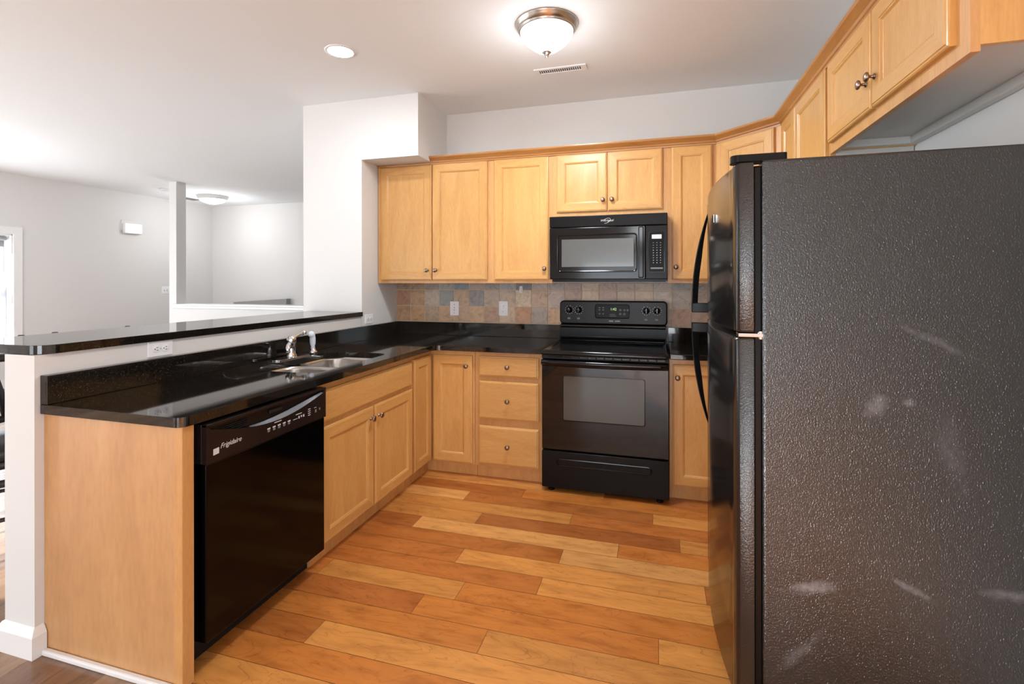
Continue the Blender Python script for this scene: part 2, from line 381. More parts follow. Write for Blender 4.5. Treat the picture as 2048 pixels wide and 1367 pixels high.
# peninsula pony wall with its base moulding
mb = MB(); mb.box(-6.0, -0.1, -96.6, -19.7, 0, 40.5, wall_paint); structure('wall_peninsula', mb)
mb = MB()
mb.sweep([(-6.0, -19.7), (-6.0, -96.6), (-0.1, -96.6), (-0.1, -95.6)][::1], [(0, 0), (.7, 0), (.7, 2.9), (.45, 3.4), (.2, 3.8), (0, 3.9)], trim_white)
structure('baseboard_peninsula', mb)
mb = MB(); mb.box(.6, 24.0, -96.3, -95.55, 0, .75, trim_white); structure('trim_1', mb, .2)
# stair half wall, column and cap
mb = MB(); mb.box(-158.3, -19.8, 55, 60.5, 0, 38.0, wall_paint); structure('wall_half', mb)
mb = MB(); mb.box(-163, -158.3, 55, 60.5, 0, CEIL, wall_paint); structure('wall_column', mb)
mb = MB(); mb.box(-161.3, -19.9, 53.8, 54.98, 38.0, 38.9, trim_white); mb.box(-158.2, -19.9, 54.98, 61.6, 38.01, 38.9, trim_white); mb.box(-160.6, -19.9, 54.3, 54.98, 36.7, 38.0, trim_white); structure('trim_2', mb, .25)
# sloping stair rail cap beyond the half wall
mb = MB()
mb.rings([[(-192, 124, 34.4), (-192, 128, 34.4), (-192, 128, 36.6), (-192, 124, 36.6)], [(-149.5, 124, 35.6), (-149.5, 128, 35.6), (-149.5, 128, 39.2), (-149.5, 124, 39.2)]], mat('grey_rail_cap', (150, 148, 146), .5))
mb.box(-188, -186, 125, 127, 0, 35, trim_white); mb.box(-153, -151, 125, 127, 0, 36.5, trim_white)
structure('trim_3', mb, .15)
# baseboards
for nm, b in (('baseboard_left', (XL, XL+.6, -80, YF)), ('baseboard_far', (XL, -20, YF-.6, YF)), ('baseboard_rear', (-66, -20, YR, YR+.6))):
    mb = MB(); mb.box(*b, 0, 4, trim_white); structure(nm, mb, .15)
# floors: one plank per quad, colour is the board's own
def lighten(c, k): return tuple(min(255, v*k) for v in c)
GOLD, LITE, DARK, ORNG, REDB, DEEP = (210, 144, 74), (220, 160, 92), (172, 102, 50), (202, 126, 58), (188, 114, 54), (140, 76, 38)
rows = {  # k: list of (x_end, colour) left to right; row k spans y = -36.2-4.83*(k) .. down
 -2: [(50, REDB), (92, ORNG), (120, REDB)], -1: [(37.5, LITE), (79.7, REDB), (130, GOLD)], 0: [(63, GOLD), (104, REDB), (140, ORNG)],
 1: [(44, GOLD), (84.7, DARK), (125, GOLD)], 2: [(32, DARK), (73.5, LITE), (118, ORNG)], 3: [(63.6, REDB), (106, LITE), (140, ORNG)],
 4: [(45.6, REDB), (88, GOLD), (130, DARK)], 5: [(61.8, REDB), (102, GOLD), (140, ORNG)], 6: [(24, ORNG), (49.6, GOLD), (100, ORNG)],
 7: [(44.5, DARK), (80.7, ORNG), (125, GOLD)], 8: [(57, ORNG), (96, GOLD), (130, ORNG)], 9: [(33, REDB), (82, GOLD), (120, ORNG)],
 10: [(66, ORNG), (108, GOLD)], 11: [(50, GOLD), (92, ORNG)], 12: [(72, ORNG), (112, REDB)]}
mb = MB()
def kplank(x0, x1, y0, y1, c):
    g = .035; k = random.uniform(.95, 1.05); L = lin(tuple(min(255, v*k) for v in c))
    mb.face([(x0+g, y0+g, 0), (x1-g, y0+g, 0), (x1-g, y1-g, 0), (x0+g, y1-g, 0)], kitchen_planks, False, L)
jm = mat('plank_joint', (92, 50, 22), .6); mb.box(-.1, XE, -94.16, 0, -1.0, -.03, jm); mb.box(24.4, XE, YK, -94.16, -1.0, -.03, jm)
for k in range(-8, 76):
    y1 = -36.2-4.83*k+0.0; y0 = y1-4.83; y1c = min(0, y1); y0c = max(YK, y0)
    if y1c-y0c < .2: continue
    segs = rows.get(k); x = -.1 if k < 12 else 24.4
    if segs is None:
        segs = []; xx = random.uniform(8, 40)
        while xx < XE: segs.append((xx, random.choice([GOLD, ORNG, REDB, GOLD, ORNG]))); xx += random.uniform(30, 46)
    else: segs = list(segs)
    segs = [q_ for q_ in segs if q_[0] > x+2]
    while segs[-1][0] < XE: segs.append((segs[-1][0]+random.uniform(32, 44), random.choice([GOLD, ORNG, REDB])))
    for xe, c in segs:
        xe = min(xe, XE)
        if xe-x > .3: kplank(x, xe, y0c, y1c, c)
        x = xe
structure('floor', mb)
JB = mat('plank_joint_brown', (70, 50, 38), .6)
mb = MB(); mb.box(XL, -.1, YR, YF, -1.0, -.03, JB); mb.box(-.1, 24.4, YR, -94.2, -1.0, -.03, JB)
x = XL
while x < 24.3:
    x1 = min(x+6.2, -.1 if x < -.2 else 24.4); y = YR; ye = YF if x < -.2 else -94.2
    while y < ye:
        y1 = min(ye, y+random.uniform(34, 50)); c = random.choice([(138, 106, 80), (150, 118, 90), (126, 94, 70)])
        g = .03; mb.face([(x+g, y+g, 0), (x1-g, y+g, 0), (x1-g, y1-g, 0), (x+g, y1-g, 0)], living_planks, False, lin(c)); y = y1
    x = x1
mb.box(-20, 24.4, YK, YR, -1, 0, living_planks, lin((150, 116, 88)))
structure('floor_living_room', mb)
mb = MB(); mb.box(-900, 900, -900, 900, -30, -6, mat('snowy_ground', (176, 178, 174), .9)); structure('ground_outside', mb)
# ------------------------------------------------------------------ windows and glass doors
sash_m = mat('window_sash_vinyl', (196, 202, 210), .4)
def window_in(name, ax, pos, depth, a0, a1, z0, z1, inward, mull=True, casing=True, label=None):
    # ax 'X': wall plane at x=pos (room face), wall goes away from room by depth
    s = inward
    def B(mb, a, b, d0, d1, c0, c1, m):
        lo, hi = sorted((pos+s*d0, pos+s*d1))
        if ax == 'X': mb.box(lo, hi, a, b, c0, c1, m)
        else: mb.box(a, b, lo, hi, c0, c1, m)
    f = MB()
    if casing:
        B(f, a0-3.6, a0, 0, .7, z0-3, z1+3.6, trim_white); B(f, a1, a1+3.6, 0, .7, z0-3, z1+3.6, trim_white); B(f, a0, a1, 0, .7, z1, z1+3.6, trim_white)
        if z0 > 5: B(f, a0-4.5, a1+4.5, -.2, 1.6, z0-1, z0, trim_white); B(f, a0, a1, 0, .7, z0-4, z0-1, trim_white)
    B(f, a0, a0+.6, -depth, 0, z0, z1, trim_white); B(f, a1-.6, a1, -depth, 0, z0, z1, trim_white); B(f, a0, a1, -depth, 0, z1-.6, z1, trim_white); B(f, a0, a1, -depth, 0, z0, z0+.6, trim_white)
    o = f.build(name, None, .12); tag(o, label, None, None, 'structure')
    zc = (z0+z1)/2; am = (a0+a1)/2
    sashes = [(a0+.6, a1-.6, zc-.8, z1-.6, -5.0), (a0+.6, a1-.6, z0+.6, zc+.8, -3.4)] if z0 > 5 else [(a0+.6, am+1, z0+.6, z1-.6, -5), (am-1, a1-.6, z0+.6, z1-.6, -3.4)]
    for (b0, b1, c0, c1, d) in sashes:
        q = MB(); w = 1.9
        B(q, b0, b0+w, d-1.2, d, c0, c1, sash_m); B(q, b1-w, b1, d-1.2, d, c0, c1, sash_m)
        B(q, b0+w, b1-w, d-1.2, d, c0, c0+w, sash_m); B(q, b0+w, b1-w, d-1.2, d, c1-w, c1, sash_m)
        sa = q.build('window_sash', o, .1)
        g = MB(); B(g, b0+w, b1-w, d-.7, d-.55, c0+w, c1-w, glass); g.build('window_pane', sa)
    return o
w1 = window_in('window_1', 'X', XL, 7, *WIN1, 1)
window_in('door_1', 'X', XL, 7, -205, -80, 0, 80, 1)
window_in('door_2', 'Y', YR, 6, -163, -70, 0, 69.5, 1)
window_in('door_3', 'Y', YK, 6, 15, 115, 0, 76, 1)
window_in('window_2', 'X', XE, 6, -290, -200, 24, 80, -1)
bl = thing('roller_blind', (XL-2.5, -3, 69.5), 'pale grey blind rolled up at the top of the far left window', 'blind')
mb = MB(); mb.lathe((XL-2.4, -22.8, 71.2), (0, 1, 0), [(1.1, 0), (1.1, 40)], mat('blind_roll', (186, 188, 190), .6), 20); mb.build('roll', bl)
mb = MB(); mb.box(XL-3.2, XL-2.9, -22.5, 16.8, 67.2, 70.6, mat('blind_fabric', (150, 154, 158), .7)); mb.build('fabric', bl)
# ------------------------------------------------------------------ cabinetry
def knob(parent, pl, a, z, c, label=None):
    mb = MB(); o = pl.P(a, z, c)
    mb.lathe(o, pl.n, [(.0, 0), (.36, 0), (.36, .08), (.2, .16), (.17, .5), (.24, .62), (.5, .72), (.6, .84), (.58, .98), (.4, 1.1), (.18, 1.16), (.0, 1.17)], knob_metal, 20)
    return mb.build('knob', parent)
def door(parent, pl, a0, a1, z0, z1, c, kn=None, name='door', st=2.15):
    mb = MB()
    loops(mb, pl, (a0, a1, z0, z1), [(0, c), (0, c+.5), (.12, c+.62), (.3, c+.66), (.36, c+.75), (st, c+.75), (st+.1, c+.66), (st+.22, c+.64), (st+.42, c+.42), (st+.5, c+.40)], maple_v, maple_h)
    mb.face(list(reversed(rloop(pl, a0, a1, z0, z1, 0, c))), maple_v)
    d = mb.build(name, parent)
    if kn: knob(d, pl, kn[0], kn[1], c+.75)
    return d
def drawer(parent, pl, a0, a1, z0, z1, c, kn=None, name='drawer'):
    mb = MB()
    loops(mb, pl, (a0, a1, z0, z1), [(0, c), (0, c+.42), (.15, c+.52), (.35, c+.56), (.42, c+.75), (.5, c+.77)], maple_h, maple_h)
    mb.face(list(reversed(rloop(pl, a0, a1, z0, z1, 0, c))), maple_h)
    d = mb.build(name, parent)
    if kn: knob(d, pl, kn[0], kn[1], c+.75)
    return d
def facebox(parent, pl, a0, a1, z0, z1, depth, rails, name='carcass', stile=1.6, mids=(), bot=melamine, wb=1.5):
    mb = MB()
    mb.obox(pl.P(a0, 0, -.75), pl.u, -pl.n, a1-a0, depth-.75, z0, z1, maple_panel)
    mb.build(name, parent)
    f = MB()
    f.obox(pl.P(a0, 0, -.75), pl.u, pl.n, stile, .75, z0, z1, maple_frame); f.obox(pl.P(a1-stile, 0, -.75), pl.u, pl.n, stile, .75, z0, z1, maple_frame)
    for m_ in mids: f.obox(pl.P(m_-.8, 0, -.75), pl.u, pl.n, 1.6, .75, z0, z1, maple_frame)
    for (r0, r1) in rails: f.obox(pl.P(a0+stile, 0, -.75), pl.u, pl.n, a1-a0-2*stile, .74, r0, r1, maple_frame)
    f.build('face_frame', parent)
ZC, ZT, ZB = 33.8, 32.55, 3.3      # counter top, cabinet top, cabinet bottom
LR = Pl((23.15, 0), (0, 1))        # left run, faces +X, a = y
BR = Pl((0, -23.15), (1, 0))       # back run, faces -Y, a = x
# sink base
sb = thing('sink_base_cabinet', (12, -51.5, 0), 'maple sink base cabinet with false drawer front and two doors beside the dishwasher', 'cabinet')
f = MB(); f.obox(LR.P(-68.9, 0, -.75), LR.u, LR.n, 34.7, .75, ZB, ZT, maple_frame); f.build('face_frame', sb)
f = MB(); f.box(1.5, 22.4, -68.9, -68.2, ZB, ZT, maple_panel); f.box(1.5, 22.4, -34.9, -34.2, ZB, ZT, maple_panel); f.box(1.5, 22.4, -68.2, -34.9, ZB, ZB+.7, maple_panel); f.build('carcass', sb)
drawer(sb, LR, -68.4, -34.7, 25.3, 31.1, 0, None, 'false_drawer_front')
door(sb, LR, -68.4, -51.6, 3.7, 24.5, 0, (-52.9, 22.2)); door(sb, LR, -51.2, -34.6, 3.7, 24.5, 0, (-49.9, 22.2))
f = MB(); f.box(20.8, 21.5, -68.9, -34.2, 0, ZB, maple_frame); f.build('toe_board', sb)
# corner cabinet
cc = thing('corner_base_cabinet', (12, -12, 0), 'maple corner base cabinet with two tall narrow doors meeting in the inside corner', 'cabinet')
f = MB(); f.box(1.5, 22.35, -34.1, -1.5, ZB, ZT, maple_panel); f.box(22.35, 35.6, -22.35, -1.5, ZB, ZT, maple_panel); f.build('carcass', cc)
f = MB(); f.box(22.4, 23.15, -34.1, -23.0, ZB, ZT, maple_frame); f.box(22.4, 35.6, -23.15, -22.4, ZB, ZT, maple_frame); f.build('face_frame', cc)
door(cc, LR, -33.6, -24.1, 3.7, 31.3, 0, None); door(cc, BR, 24.0, 35.0, 3.7, 31.3, 0, (33.6, 28.7))
f = MB(); f.box(20.8, 21.5, -34.1, -21.5, 0, ZB, maple_frame); f.box(20.8, 35.6, -21.5, -20.8, 0, ZB, maple_frame); f.build('toe_board', cc)
# drawer base
db = thing('drawer_base_cabinet', (44.6, -12, 0), 'maple base cabinet with three stacked drawers left of the oven', 'cabinet')
facebox(db, BR, 35.7, 53.4, ZB, ZT, 21.6, [(31.0, ZT), (24.8, 26.4), (13.4, 15.4), (ZB, 4.2)])
drawer(db, BR, 36.8, 52.5, 26.2, 31.4, 0, (44.6, 28.9)); drawer(db, BR, 36.8, 52.5, 15.5, 25.1, 0, (44.6, 20.35)); drawer(db, BR, 36.8, 52.5, 4.0, 13.7, 0, (44.6, 8.9))
f = MB(); f.box(35.7, 53.4, -21.5, -20.8, 0, ZB, maple_frame); f.build('toe_board', db)
# right base
rb = thing('base_cabinet', (90, -12, 0), 'narrow maple base cabinet with one door between the oven and the refrigerator', 'cabinet')
facebox(rb, BR, 83.3, 94.9, ZB, ZT, 21.6, [(31.0, ZT), (ZB, 4.2)])
door(rb, BR, 84.0, 94.2, 3.7, 31.3, 0, (85.1, 28.4))
f = MB(); f.box(83.3, 94.9, -21.5, -20.8, 0, ZB, maple_frame); f.build('toe_board', rb)
RR = Pl((95.0, 0), (0, -1))
cb = thing('base_cabinet', (106, -27, 0), 'maple base cabinet tucked into the corner behind the refrigerator', 'cabinet')
f = MB(); f.box(95.75, 116.6, -54.2, -1.5, ZB, ZT, maple_panel); f.build('carcass', cb)
f = MB(); f.box(95.0, 95.75, -54.2, -23.2, ZB, ZT, maple_frame); f.build('face_frame', cb)
door(cb, RR, 25.0, 39, 3.7, 31.3, 0, (37.6, 28.4)); door(cb, RR, 39.4, 53.6, 3.7, 31.3, 0, (40.6, 28.4))
# end panel
ep = thing('end_panel', (12, -95, 0), 'plain maple side panel closing the peninsula at the dishwasher', 'cabinet panel')
f = MB(); f.box(-.05, 23.6, -95.5, -94.8, 0, ZT, maple_panel); f.build('panel', ep)
f = MB(); f.box(23.0, 24.35, -95.55, -93.9, 0, ZT, maple_frame); f.build('edge_strip', ep, .08)
# wall cabinets
ZU0, ZU1 = 49.9, 85.1
WR = Pl((0, -11.25), (1, 0))
def wallcab(label, a0, a1, doors, z0=ZU0, mids=(), pl=WR, depth=11.1, dz0=None, dtop=84.1, cm=None):
    c = pl.P((a0+a1)/2, z0, -depth/2)
    t = thing('wall_cabinet', c, label, 'cabinet', None)
    mb = MB(); mb.obox(pl.P(a0, 0, -.75), pl.u, -pl.n, a1-a0, depth-.75, z0+.5, ZU1-.02, cm or maple_frame); mb.build('carcass', t)
    f = MB()
    f.obox(pl.P(a0, 0, -.75), pl.u, pl.n, a1-a0, .75, z0, ZU1, maple_frame); f.build('face_frame', t)
    for (d0, d1, kn) in doors: door(t, pl, d0, d1, (dz0 or z0+.85), dtop, 0, kn)
    return t
wallcab('double-door maple wall cabinet at the left end, half under the soffit', .3, 35.9, [(1.4, 18.0, (16.8, 53.6)), (18.3, 35.0, (19.5, 53.6))])
wallcab('single-door maple wall cabinet left of the microwave', 35.9, 53.4, [(37.1, 52.5, (51.5, 53.8))])
wallcab('short two-door maple wall cabinet directly above the microwave', 53.4, 83.2, [(54.7, 68.1, (67.1, 71.6)), (68.4, 82.0, (69.4, 71.6))], 67.3, dz0=68.8)
wallcab('narrow single-door maple wall cabinet right of the microwave', 83.2, 94.6, [(84.2, 93.7, (85.2, 53.9))])
# diagonal corner cabinet
DA, DB_ = (94.6, -11.25), (106.85, -23.5)
dp = Pl(DA, (DB_[0]-DA[0], DB_[1]-DA[1])); DL = math.hypot(DB_[0]-DA[0], DB_[1]-DA[1])
t = thing('corner_wall_cabinet', (106, -12, ZU0), 'diagonal maple corner wall cabinet with one angled door', 'cabinet')
mb = MB(); mb.slab([(94.65, -.1), (94.65, -11.2), (106.8, -23.4), (117.9, -23.4), (117.9, -.1)], [], ZU0, ZU1, maple_frame); mb.build('carcass', t)
f = MB(); f.obox(dp.P(0, 0, 0), dp.u, dp.n, DL, .05, ZU0, ZU1, maple_frame); f.build('face_frame', t)
door(t, dp, 1.7, DL-1.7, ZU0+.85, 84.1, .05, (2.9, 53.8))
RW = Pl((106.85, 0), (0, -1))        # right wall, faces -X, a = -y
wallcab('tall two-door maple wall cabinet on the right wall beyond the refrigerator', 23.55, 54.0, [(25.0, 35.5, (34.4, 53.8)), (35.9, 53.4, (37.0, 53.8))], pl=RW, cm=melamine)
# cabinet above fridge (open, recessed white underside)
t = thing('over_fridge_cabinet', (112, -72, 70.6), 'maple cabinet with two doors and white underside above the refrigerator', 'cabinet')
f = MB(); f.box(106.85, 107.6, -90.2, -54.1, 70.4, ZU1, maple_frame); f.build('face_frame', t)
f = MB(); f.box(107.6, 118.0, -90.2, -89.6, 71.0, ZU1, maple_v); f.box(107.6, 118.0, -54.7, -54.1, 70.8, ZU1, maple_v); f.box(107.6, 118.0, -89.6, -54.7, ZU1-.6, ZU1, maple_v); f.build('carcass', t)
f = MB(); f.box(107.6, 118.0, -89.6, -54.7, 72.0, 72.6, melamine); f.box(116.9, 118.0, -89.6, -54.7, 70.9, 72.0, melamine); f.box(107.6, 116.9, -55.6, -54.7, 70.9, 72.0, melamine); f.build('underside_panel', t, .08)
door(t, RW, 54.8, 71.0, 71.9, 84.1, 0, (69.9, 75.4)); door(t, RW, 71.4, 88.2, 71.9, 84.1, 0, (72.5, 75.4))
# crown moulding along the cabinet tops
mb = MB()
mb.sweep([(17.75, -11.3), (94.9, -11.3), (106.8, -23.2), (106.8, -90.9)], [(0, 84.2), (.35, 84.2), (.42, 84.55), (.62, 84.7), (.75, 85.05), (1.25, 85.5), (1.65, 85.85), (1.75, 86.1), (1.75, 86.35), (0, 86.35)], maple_crown)
o = mb.build('crown_moulding', None); tag(o, 'stained maple crown moulding running along the tops of the wall cabinets', 'moulding')
mb = MB(); mb.sweep([(.3, -11.3), (17.7, -11.3)], [(0, 84.3), (.3, 84.3), (.4, 84.6), (.4, 84.95), (0, 84.95)], maple_crown)
o = mb.build('cabinet_scribe_moulding', None); tag(o, 'thin maple strip between the left wall cabinet and the soffit', 'moulding')
# ------------------------------------------------------------------ stone
SINK = (6.2, 21.2, -66.8, -41.2)
outer = fillet([(-.05, -96.1), (24.8, -96.1), (24.8, -24.8), (53.5, -24.8), (53.5, -.05), (-.05, -.05)], {1: 1.2, 2: 2.2, 0: .3})
hole = fillet([(SINK[0], SINK[2]), (SINK[1], SINK[2]), (SINK[1], SINK[3]), (SINK[0], SINK[3])], {0: 4.5, 1: 2.5, 2: 2.5, 3: 4.5})
ct = MB().slab(outer, [hole], ZT+.02, ZC, granite_m).build('countertop', None, .16, 3)
tag(ct, 'L-shaped black granite countertop with the sink cut-out', 'countertop')
ct2 = MB().slab([(83.4, -.05), (83.4, -24.8), (93.4, -24.8), (93.4, -54.4), (118.0, -54.4), (118.0, -.05)][::-1], [], ZT+.02, ZC, granite_m).build('countertop', None, .16, 3)
tag(ct2, 'black granite countertop piece between the oven and the refrigerator', 'countertop')
bt = MB().slab(fillet([(-17.6, -96.4), (.5, -96.4), (.5, -19.75), (-17.6, -19.75)], {0: 3, 1: 2.4}), [], 40.55, 41.8, granite_m).build('bar_top', None, .2, 3)
bt.name = 'breakfast_counter'; tag(bt, 'raised black granite breakfast bar top on the peninsula wall', 'bar top')
mb = MB(); mb.box(-.05, 1.3, -96.0, -.05, ZC+.01, 37.75, granite_m); o = mb.build('stone_upstand', None, .08); tag(o, 'long black granite upstand behind the sink counter', 'backsplash')
mb = MB(); mb.box(1.33, 53.6, -1.3, -.05, ZC+.01, 37.75, granite_m); o = mb.build('stone_upstand', None, .08); tag(o, 'black granite upstand below the tiles left of the oven', 'backsplash')
mb = MB(); mb.box(83.5, 118.0, -1.3, -.05, ZC+.01, 37.75, granite_m); o = mb.build('stone_upstand', None, .08); tag(o, 'black granite upstand below the tiles right of the oven', 'backsplash')
# tiles
TC = {2: [(136, 108, 84), (140, 112, 84), (128, 112, 102), (132, 130, 124), (104, 118, 128), (140, 128, 114), (124, 120, 116), (130, 136, 138), (88, 92, 96), (150, 142, 132), (134, 128, 124), (140, 118, 110), (172, 150, 130), (150, 124, 112), (150, 128, 116), (160, 138, 118), (150, 134, 122), (128, 126, 124), (140, 130, 120)],
      1: [(140, 98, 70), (152, 120, 84), (160, 146, 132), (116, 122, 120), (158, 132, 104), (112, 112, 112), (150, 134, 118), (160, 142, 122), (182, 164, 138), (164, 140, 114), (162, 146, 134), (150, 126, 110), (180, 158, 132), (160, 132, 116), (166, 144, 124), (174, 150, 126), (168, 152, 136), (150, 138, 126), (150, 132, 114)],
      0: [(150, 114, 82), (162, 124, 82), (148, 126, 104), (162, 130, 98), (160, 134, 108), (170, 140, 106), (148, 118, 96), (172, 150, 122), (160, 116, 84), (140, 128, 120), (176, 138, 102), (150, 126, 104), (150, 128, 110), (150, 130, 110), (150, 130, 110), (150, 130, 110), (146, 124, 108), (148, 112, 92), (150, 120, 98)]}
bs = MB(); bs.box(.05, 117.9, -.18, -.02, 37.75, 49.95, grout)
for r, (z0, z1) in {0: (37.85, 42.72), 1: (42.72, 47.7), 2: (47.7, 49.95)}.items():
    for c in range(-1, 24):
        x0 = 5.15+4.971*c; x1 = x0+4.971
        if c == -1: x0 = .1
        x1 = min(x1, 117.8)
        col = TC[r][c+1] if c+1 < 19 else random.choice(TC[r])
        col = tuple(v*.88+w_*.12+34 for v, w_ in zip(col, (160, 142, 124)))
        g = .1; R = []
        p = Pl((0, 0), (1, 0))
        for ins, dd in ((g, .16), (g, .26), (g+.07, .31)): R.append([p.P(x0+ins, z0+ins, dd), p.P(x1-ins, z0+ins, dd), p.P(x1-ins, z1-ins, dd), p.P(x0+ins, z1-ins, dd)])
        for i in range(2):
            for j in range(4): bs.face([R[i][j], R[i][(j+1) % 4], R[i+1][(j+1) % 4], R[i+1][j]], tile_m, False, lin(col))
        bs.face(R[2], tile_m, False, lin(col))
o = bs.build('tile_backsplash', None); tag(o, 'backsplash of brown, tan and grey slate tiles under the wall cabinets', 'backsplash')
# ------------------------------------------------------------------ sink and faucet
sk = thing('kitchen_sink', (13.7, -54, ZT-8), 'double-bowl stainless steel undermount sink in the granite counter', 'sink')
def bowl(x0, x1, y0, y1, depth, r):
    mb = MB(); zt = ZT-.02
    prof = [(-.7, 0, r+.6), (0, 0, r), (.08, -.6, r), (.3, -depth+1.2, r-.2), (.9, -depth+.2, r-.7), (1.6, -depth, max(.6, r-1.4))]
    R = []
    for ins, dz, rr in prof: R.append([(x, y, zt+dz) for x, y in rrect(x0+ins, x1-ins, y0+ins, y1-ins, max(.4, rr))])
    mb.rings(R, stainless, True, False, True)
    b = mb.build('bowl', sk)
    q = MB(); q.lathe(((x0+x1)/2-2, (y0+y1)/2, zt-depth+.02), (0, 0, 1), [(1.7, 0), (1.7, .12), (1.3, .14), (1.1, .03), (0, .03)], chrome, 24); q.build('drain', b)
bowl(SINK[0]+.2, SINK[1]-.1, -66.6, -55.0, 6.5, 3.0); bowl(SINK[0]+.2, SINK[1]-.1, -53.6, -41.4, 7.5, 3.0)
fx = thing('faucet', (3.6, -52.5, ZC), 'chrome single-lever kitchen faucet behind the sink', 'faucet')
mb = MB(); pts = fillet([(2.4, -57.6), (5.2, -57.6), (5.2, -47.2), (2.4, -47.2)], {0: 1.3, 1: 1.3, 2: 1.3, 3: 1.3}); mb.slab(pts, [], ZC+.01, ZC+.25, chrome); mb.build('base_plate', fx, .08)
mb = MB(); mb.lathe((3.9, -52.4, ZC+.2), (0, 0, 1), [(1.15, 0), (1.1, .4), (.85, .9), (.8, 2.7), (.95, 3.1), (.98, 3.9), (.8, 4.4), (.4, 4.6), (0, 4.62)], chrome, 24); mb.build('body', fx)
mb = MB(); mb.tube([(4.2, -52.8, ZC+2.6), (5.4, -54.4, ZC+3.2), (6.9, -56.5, ZC+3.6), (8.3, -58.4, ZC+3.6), (9.1, -59.5, ZC+3.2), (9.2, -59.7, ZC+2.3)], .5, chrome, 12, [.55, .5, .48, .46, .46, .5]); mb.build('spout', fx)
mb = MB(); mb.tube([(3.9, -52.2, ZC+4.2), (3.9, -51.2, ZC+4.4), (3.7, -49.6, ZC+4.8), (3.6, -48.4, ZC+5.0)], .3, chrome, 10, [.5, .33, .28, .5]); mb.lathe((3.6, -48.2, ZC+4.7), (.2, .2, .6), [(0, 0), (.5, .1), (.6, .5), (.4, .85), (0, .9)], chrome, 16); mb.build('lever', fx)
sp = thing('side_sprayer', (4.1, -45.6, ZC+.01), 'pale blue-white handheld side sprayer beside the faucet', 'sprayer')
pw = mat('sprayer_white', (214, 224, 236), .3)
mb = MB(); mb.lathe((4.1, -45.6, ZC+.26), (0, 0, 1), [(1.0, -.25), (.95, .25), (.6, .6), (.55, .9)], chrome, 20); mb.build('collar', sp)
mb = MB(); mb.lathe((4.1, -45.6, ZC+1.1), (.0, -.05, 1), [(.42, 0), (.48, .3), (.42, .6), (.62, 1.2), (.66, 2.4), (.56, 3.2), (.5, 3.6)], pw, 20); mb.lathe((3.7, -46.0, ZC+4.5), (.75, -.55, .1), [(0, 0), (.62, .1), (.7, .5), (.66, 1.1), (.4, 1.25), (0, 1.25)], pw, 20); mb.build('spray_head', sp)
# ------------------------------------------------------------------ dishwasher
dw = thing('dishwasher', (13, -81, 0), 'black built-in dishwasher under the granite counter at the peninsula end', 'dishwasher')
DP = Pl((25.0, 0), (0, 1))
mb = MB(); mb.box(3, 22.6, -92.7, -69.2, 3.5, 31.4, black_matte); mb.box(20.6, 21.2, -93.6, -69.0, 0.02, 4.2, black_matte); mb.build('tub', dw)
mb = MB(); mb.box(22.7, 24.95, -92.7, -69.15, 3.9, 26.9, mat('dishwasher_door_black', (5, 4, 4), .1, spec=.2)); mb.build('door', dw, .18)
mb = MB(); mb.box(20.3, 21.5, -93.75, -93.55, 4, 26, mat('insulation_edge', (190, 186, 178), .9)); mb.build('side_insulation', dw)
cp = MB()
# control panel with the curved handle recess
cp.box(22.7, 24.4, -92.9, -69.1, 27.0, 32.1, dw_panel)
arc = [(-91.9+22.0*i/24, 31.25-1.8*math.sin(PI*i/24)) for i in range(25)]
arc_t = [(-91.9+22.0*i/24, 31.5) for i in range(25)]
fl = [(-92.9, 27.0)]+[(-69.1, 27.0)]+[(-69.1, 32.1)]+[(-69.7, 31.5)]+[(a, z) for a, z in reversed(arc)]+[(-92.4, 31.5)]+[(-92.9, 32.1)]
loop_ = [Vector((a, z, 0)) for a, z in fl]
tr = tessellate_polygon([loop_])
for q in tr: cp.face([DP.P(loop_[i].x, loop_[i].y, .2) for i in q], dw_panel)
for i in range(len(fl)):
    a, b = fl[i], fl[(i+1) % len(fl)]; cp.face([DP.P(a[0], a[1], .2), DP.P(b[0], b[1], .2), DP.P(b[0], b[1], -.6), DP.P(a[0], a[1], -.6)], dw_panel)
cp.box(24.4, 25.2, -92.9, -69.1, 31.75, 32.1, dw_panel)
cpo = cp.build('control_panel', dw, .05)
mb = MB(); R = []
for i in range(7, 25):
    a, z = arc[i]; k = .62*math.sin(PI*(i-6.5)/18.6)+.03
    R.append([DP.P(a, z+.02, .22), DP.P(a, z+k, -.15), DP.P(a, z+k, -.3), DP.P(a, z-.02, -.2)])
mb.rings(R, grey_strip); mb.build('handle_lip', cpo)
mb = MB()
for i in range(4): mb.box(24.4, 24.75, -89.8+(3-i)*.8-.3, -85.6, 30.2+i*.26, 30.3+i*.26, black_matte)
mb.build('vent_slots', cpo)
mb = MB(); mb.obox(DP.P(-81.6, 0, -.5), DP.u, DP.n, 2.6, .3, 30.6, 31.2, black_matte); mb.build('latch', cpo, .2)
text('Frigidaire', .92, DP, -89.1, 28.75, .22, ink_white, cpo, 'maker_lettering', .35)
mb = MB(); mb.face([DP.P(-91.9, 27.9, .225), DP.P(-91.0, 27.95, .225), DP.P(-91.0, 28.75, .225), DP.P(-91.9, 28.7, .225)], ink_white); mb.build('sticker', cpo)
def pb(a0, a1, z0, z1, m_=ink_white): q = MB(); q.face([DP.P(a0, z0, .225), DP.P(a1, z0, .225), DP.P(a1, z1, .225), DP.P(a0, z1, .225)], m_); q.build('button_marking', cpo)
for i in range(5):
    a = -82.6+i*1.05; pb(a, a+.6, 28.55, 28.75); pb(a+.05, a+.55, 28.15, 28.5, ink_grey)
pb(-81.2, -79.7, 29.15, 29.27); pb(-76.6, -75.2, 29.15, 29.27); pb(-77.2, -76.2, 28.5, 28.6)
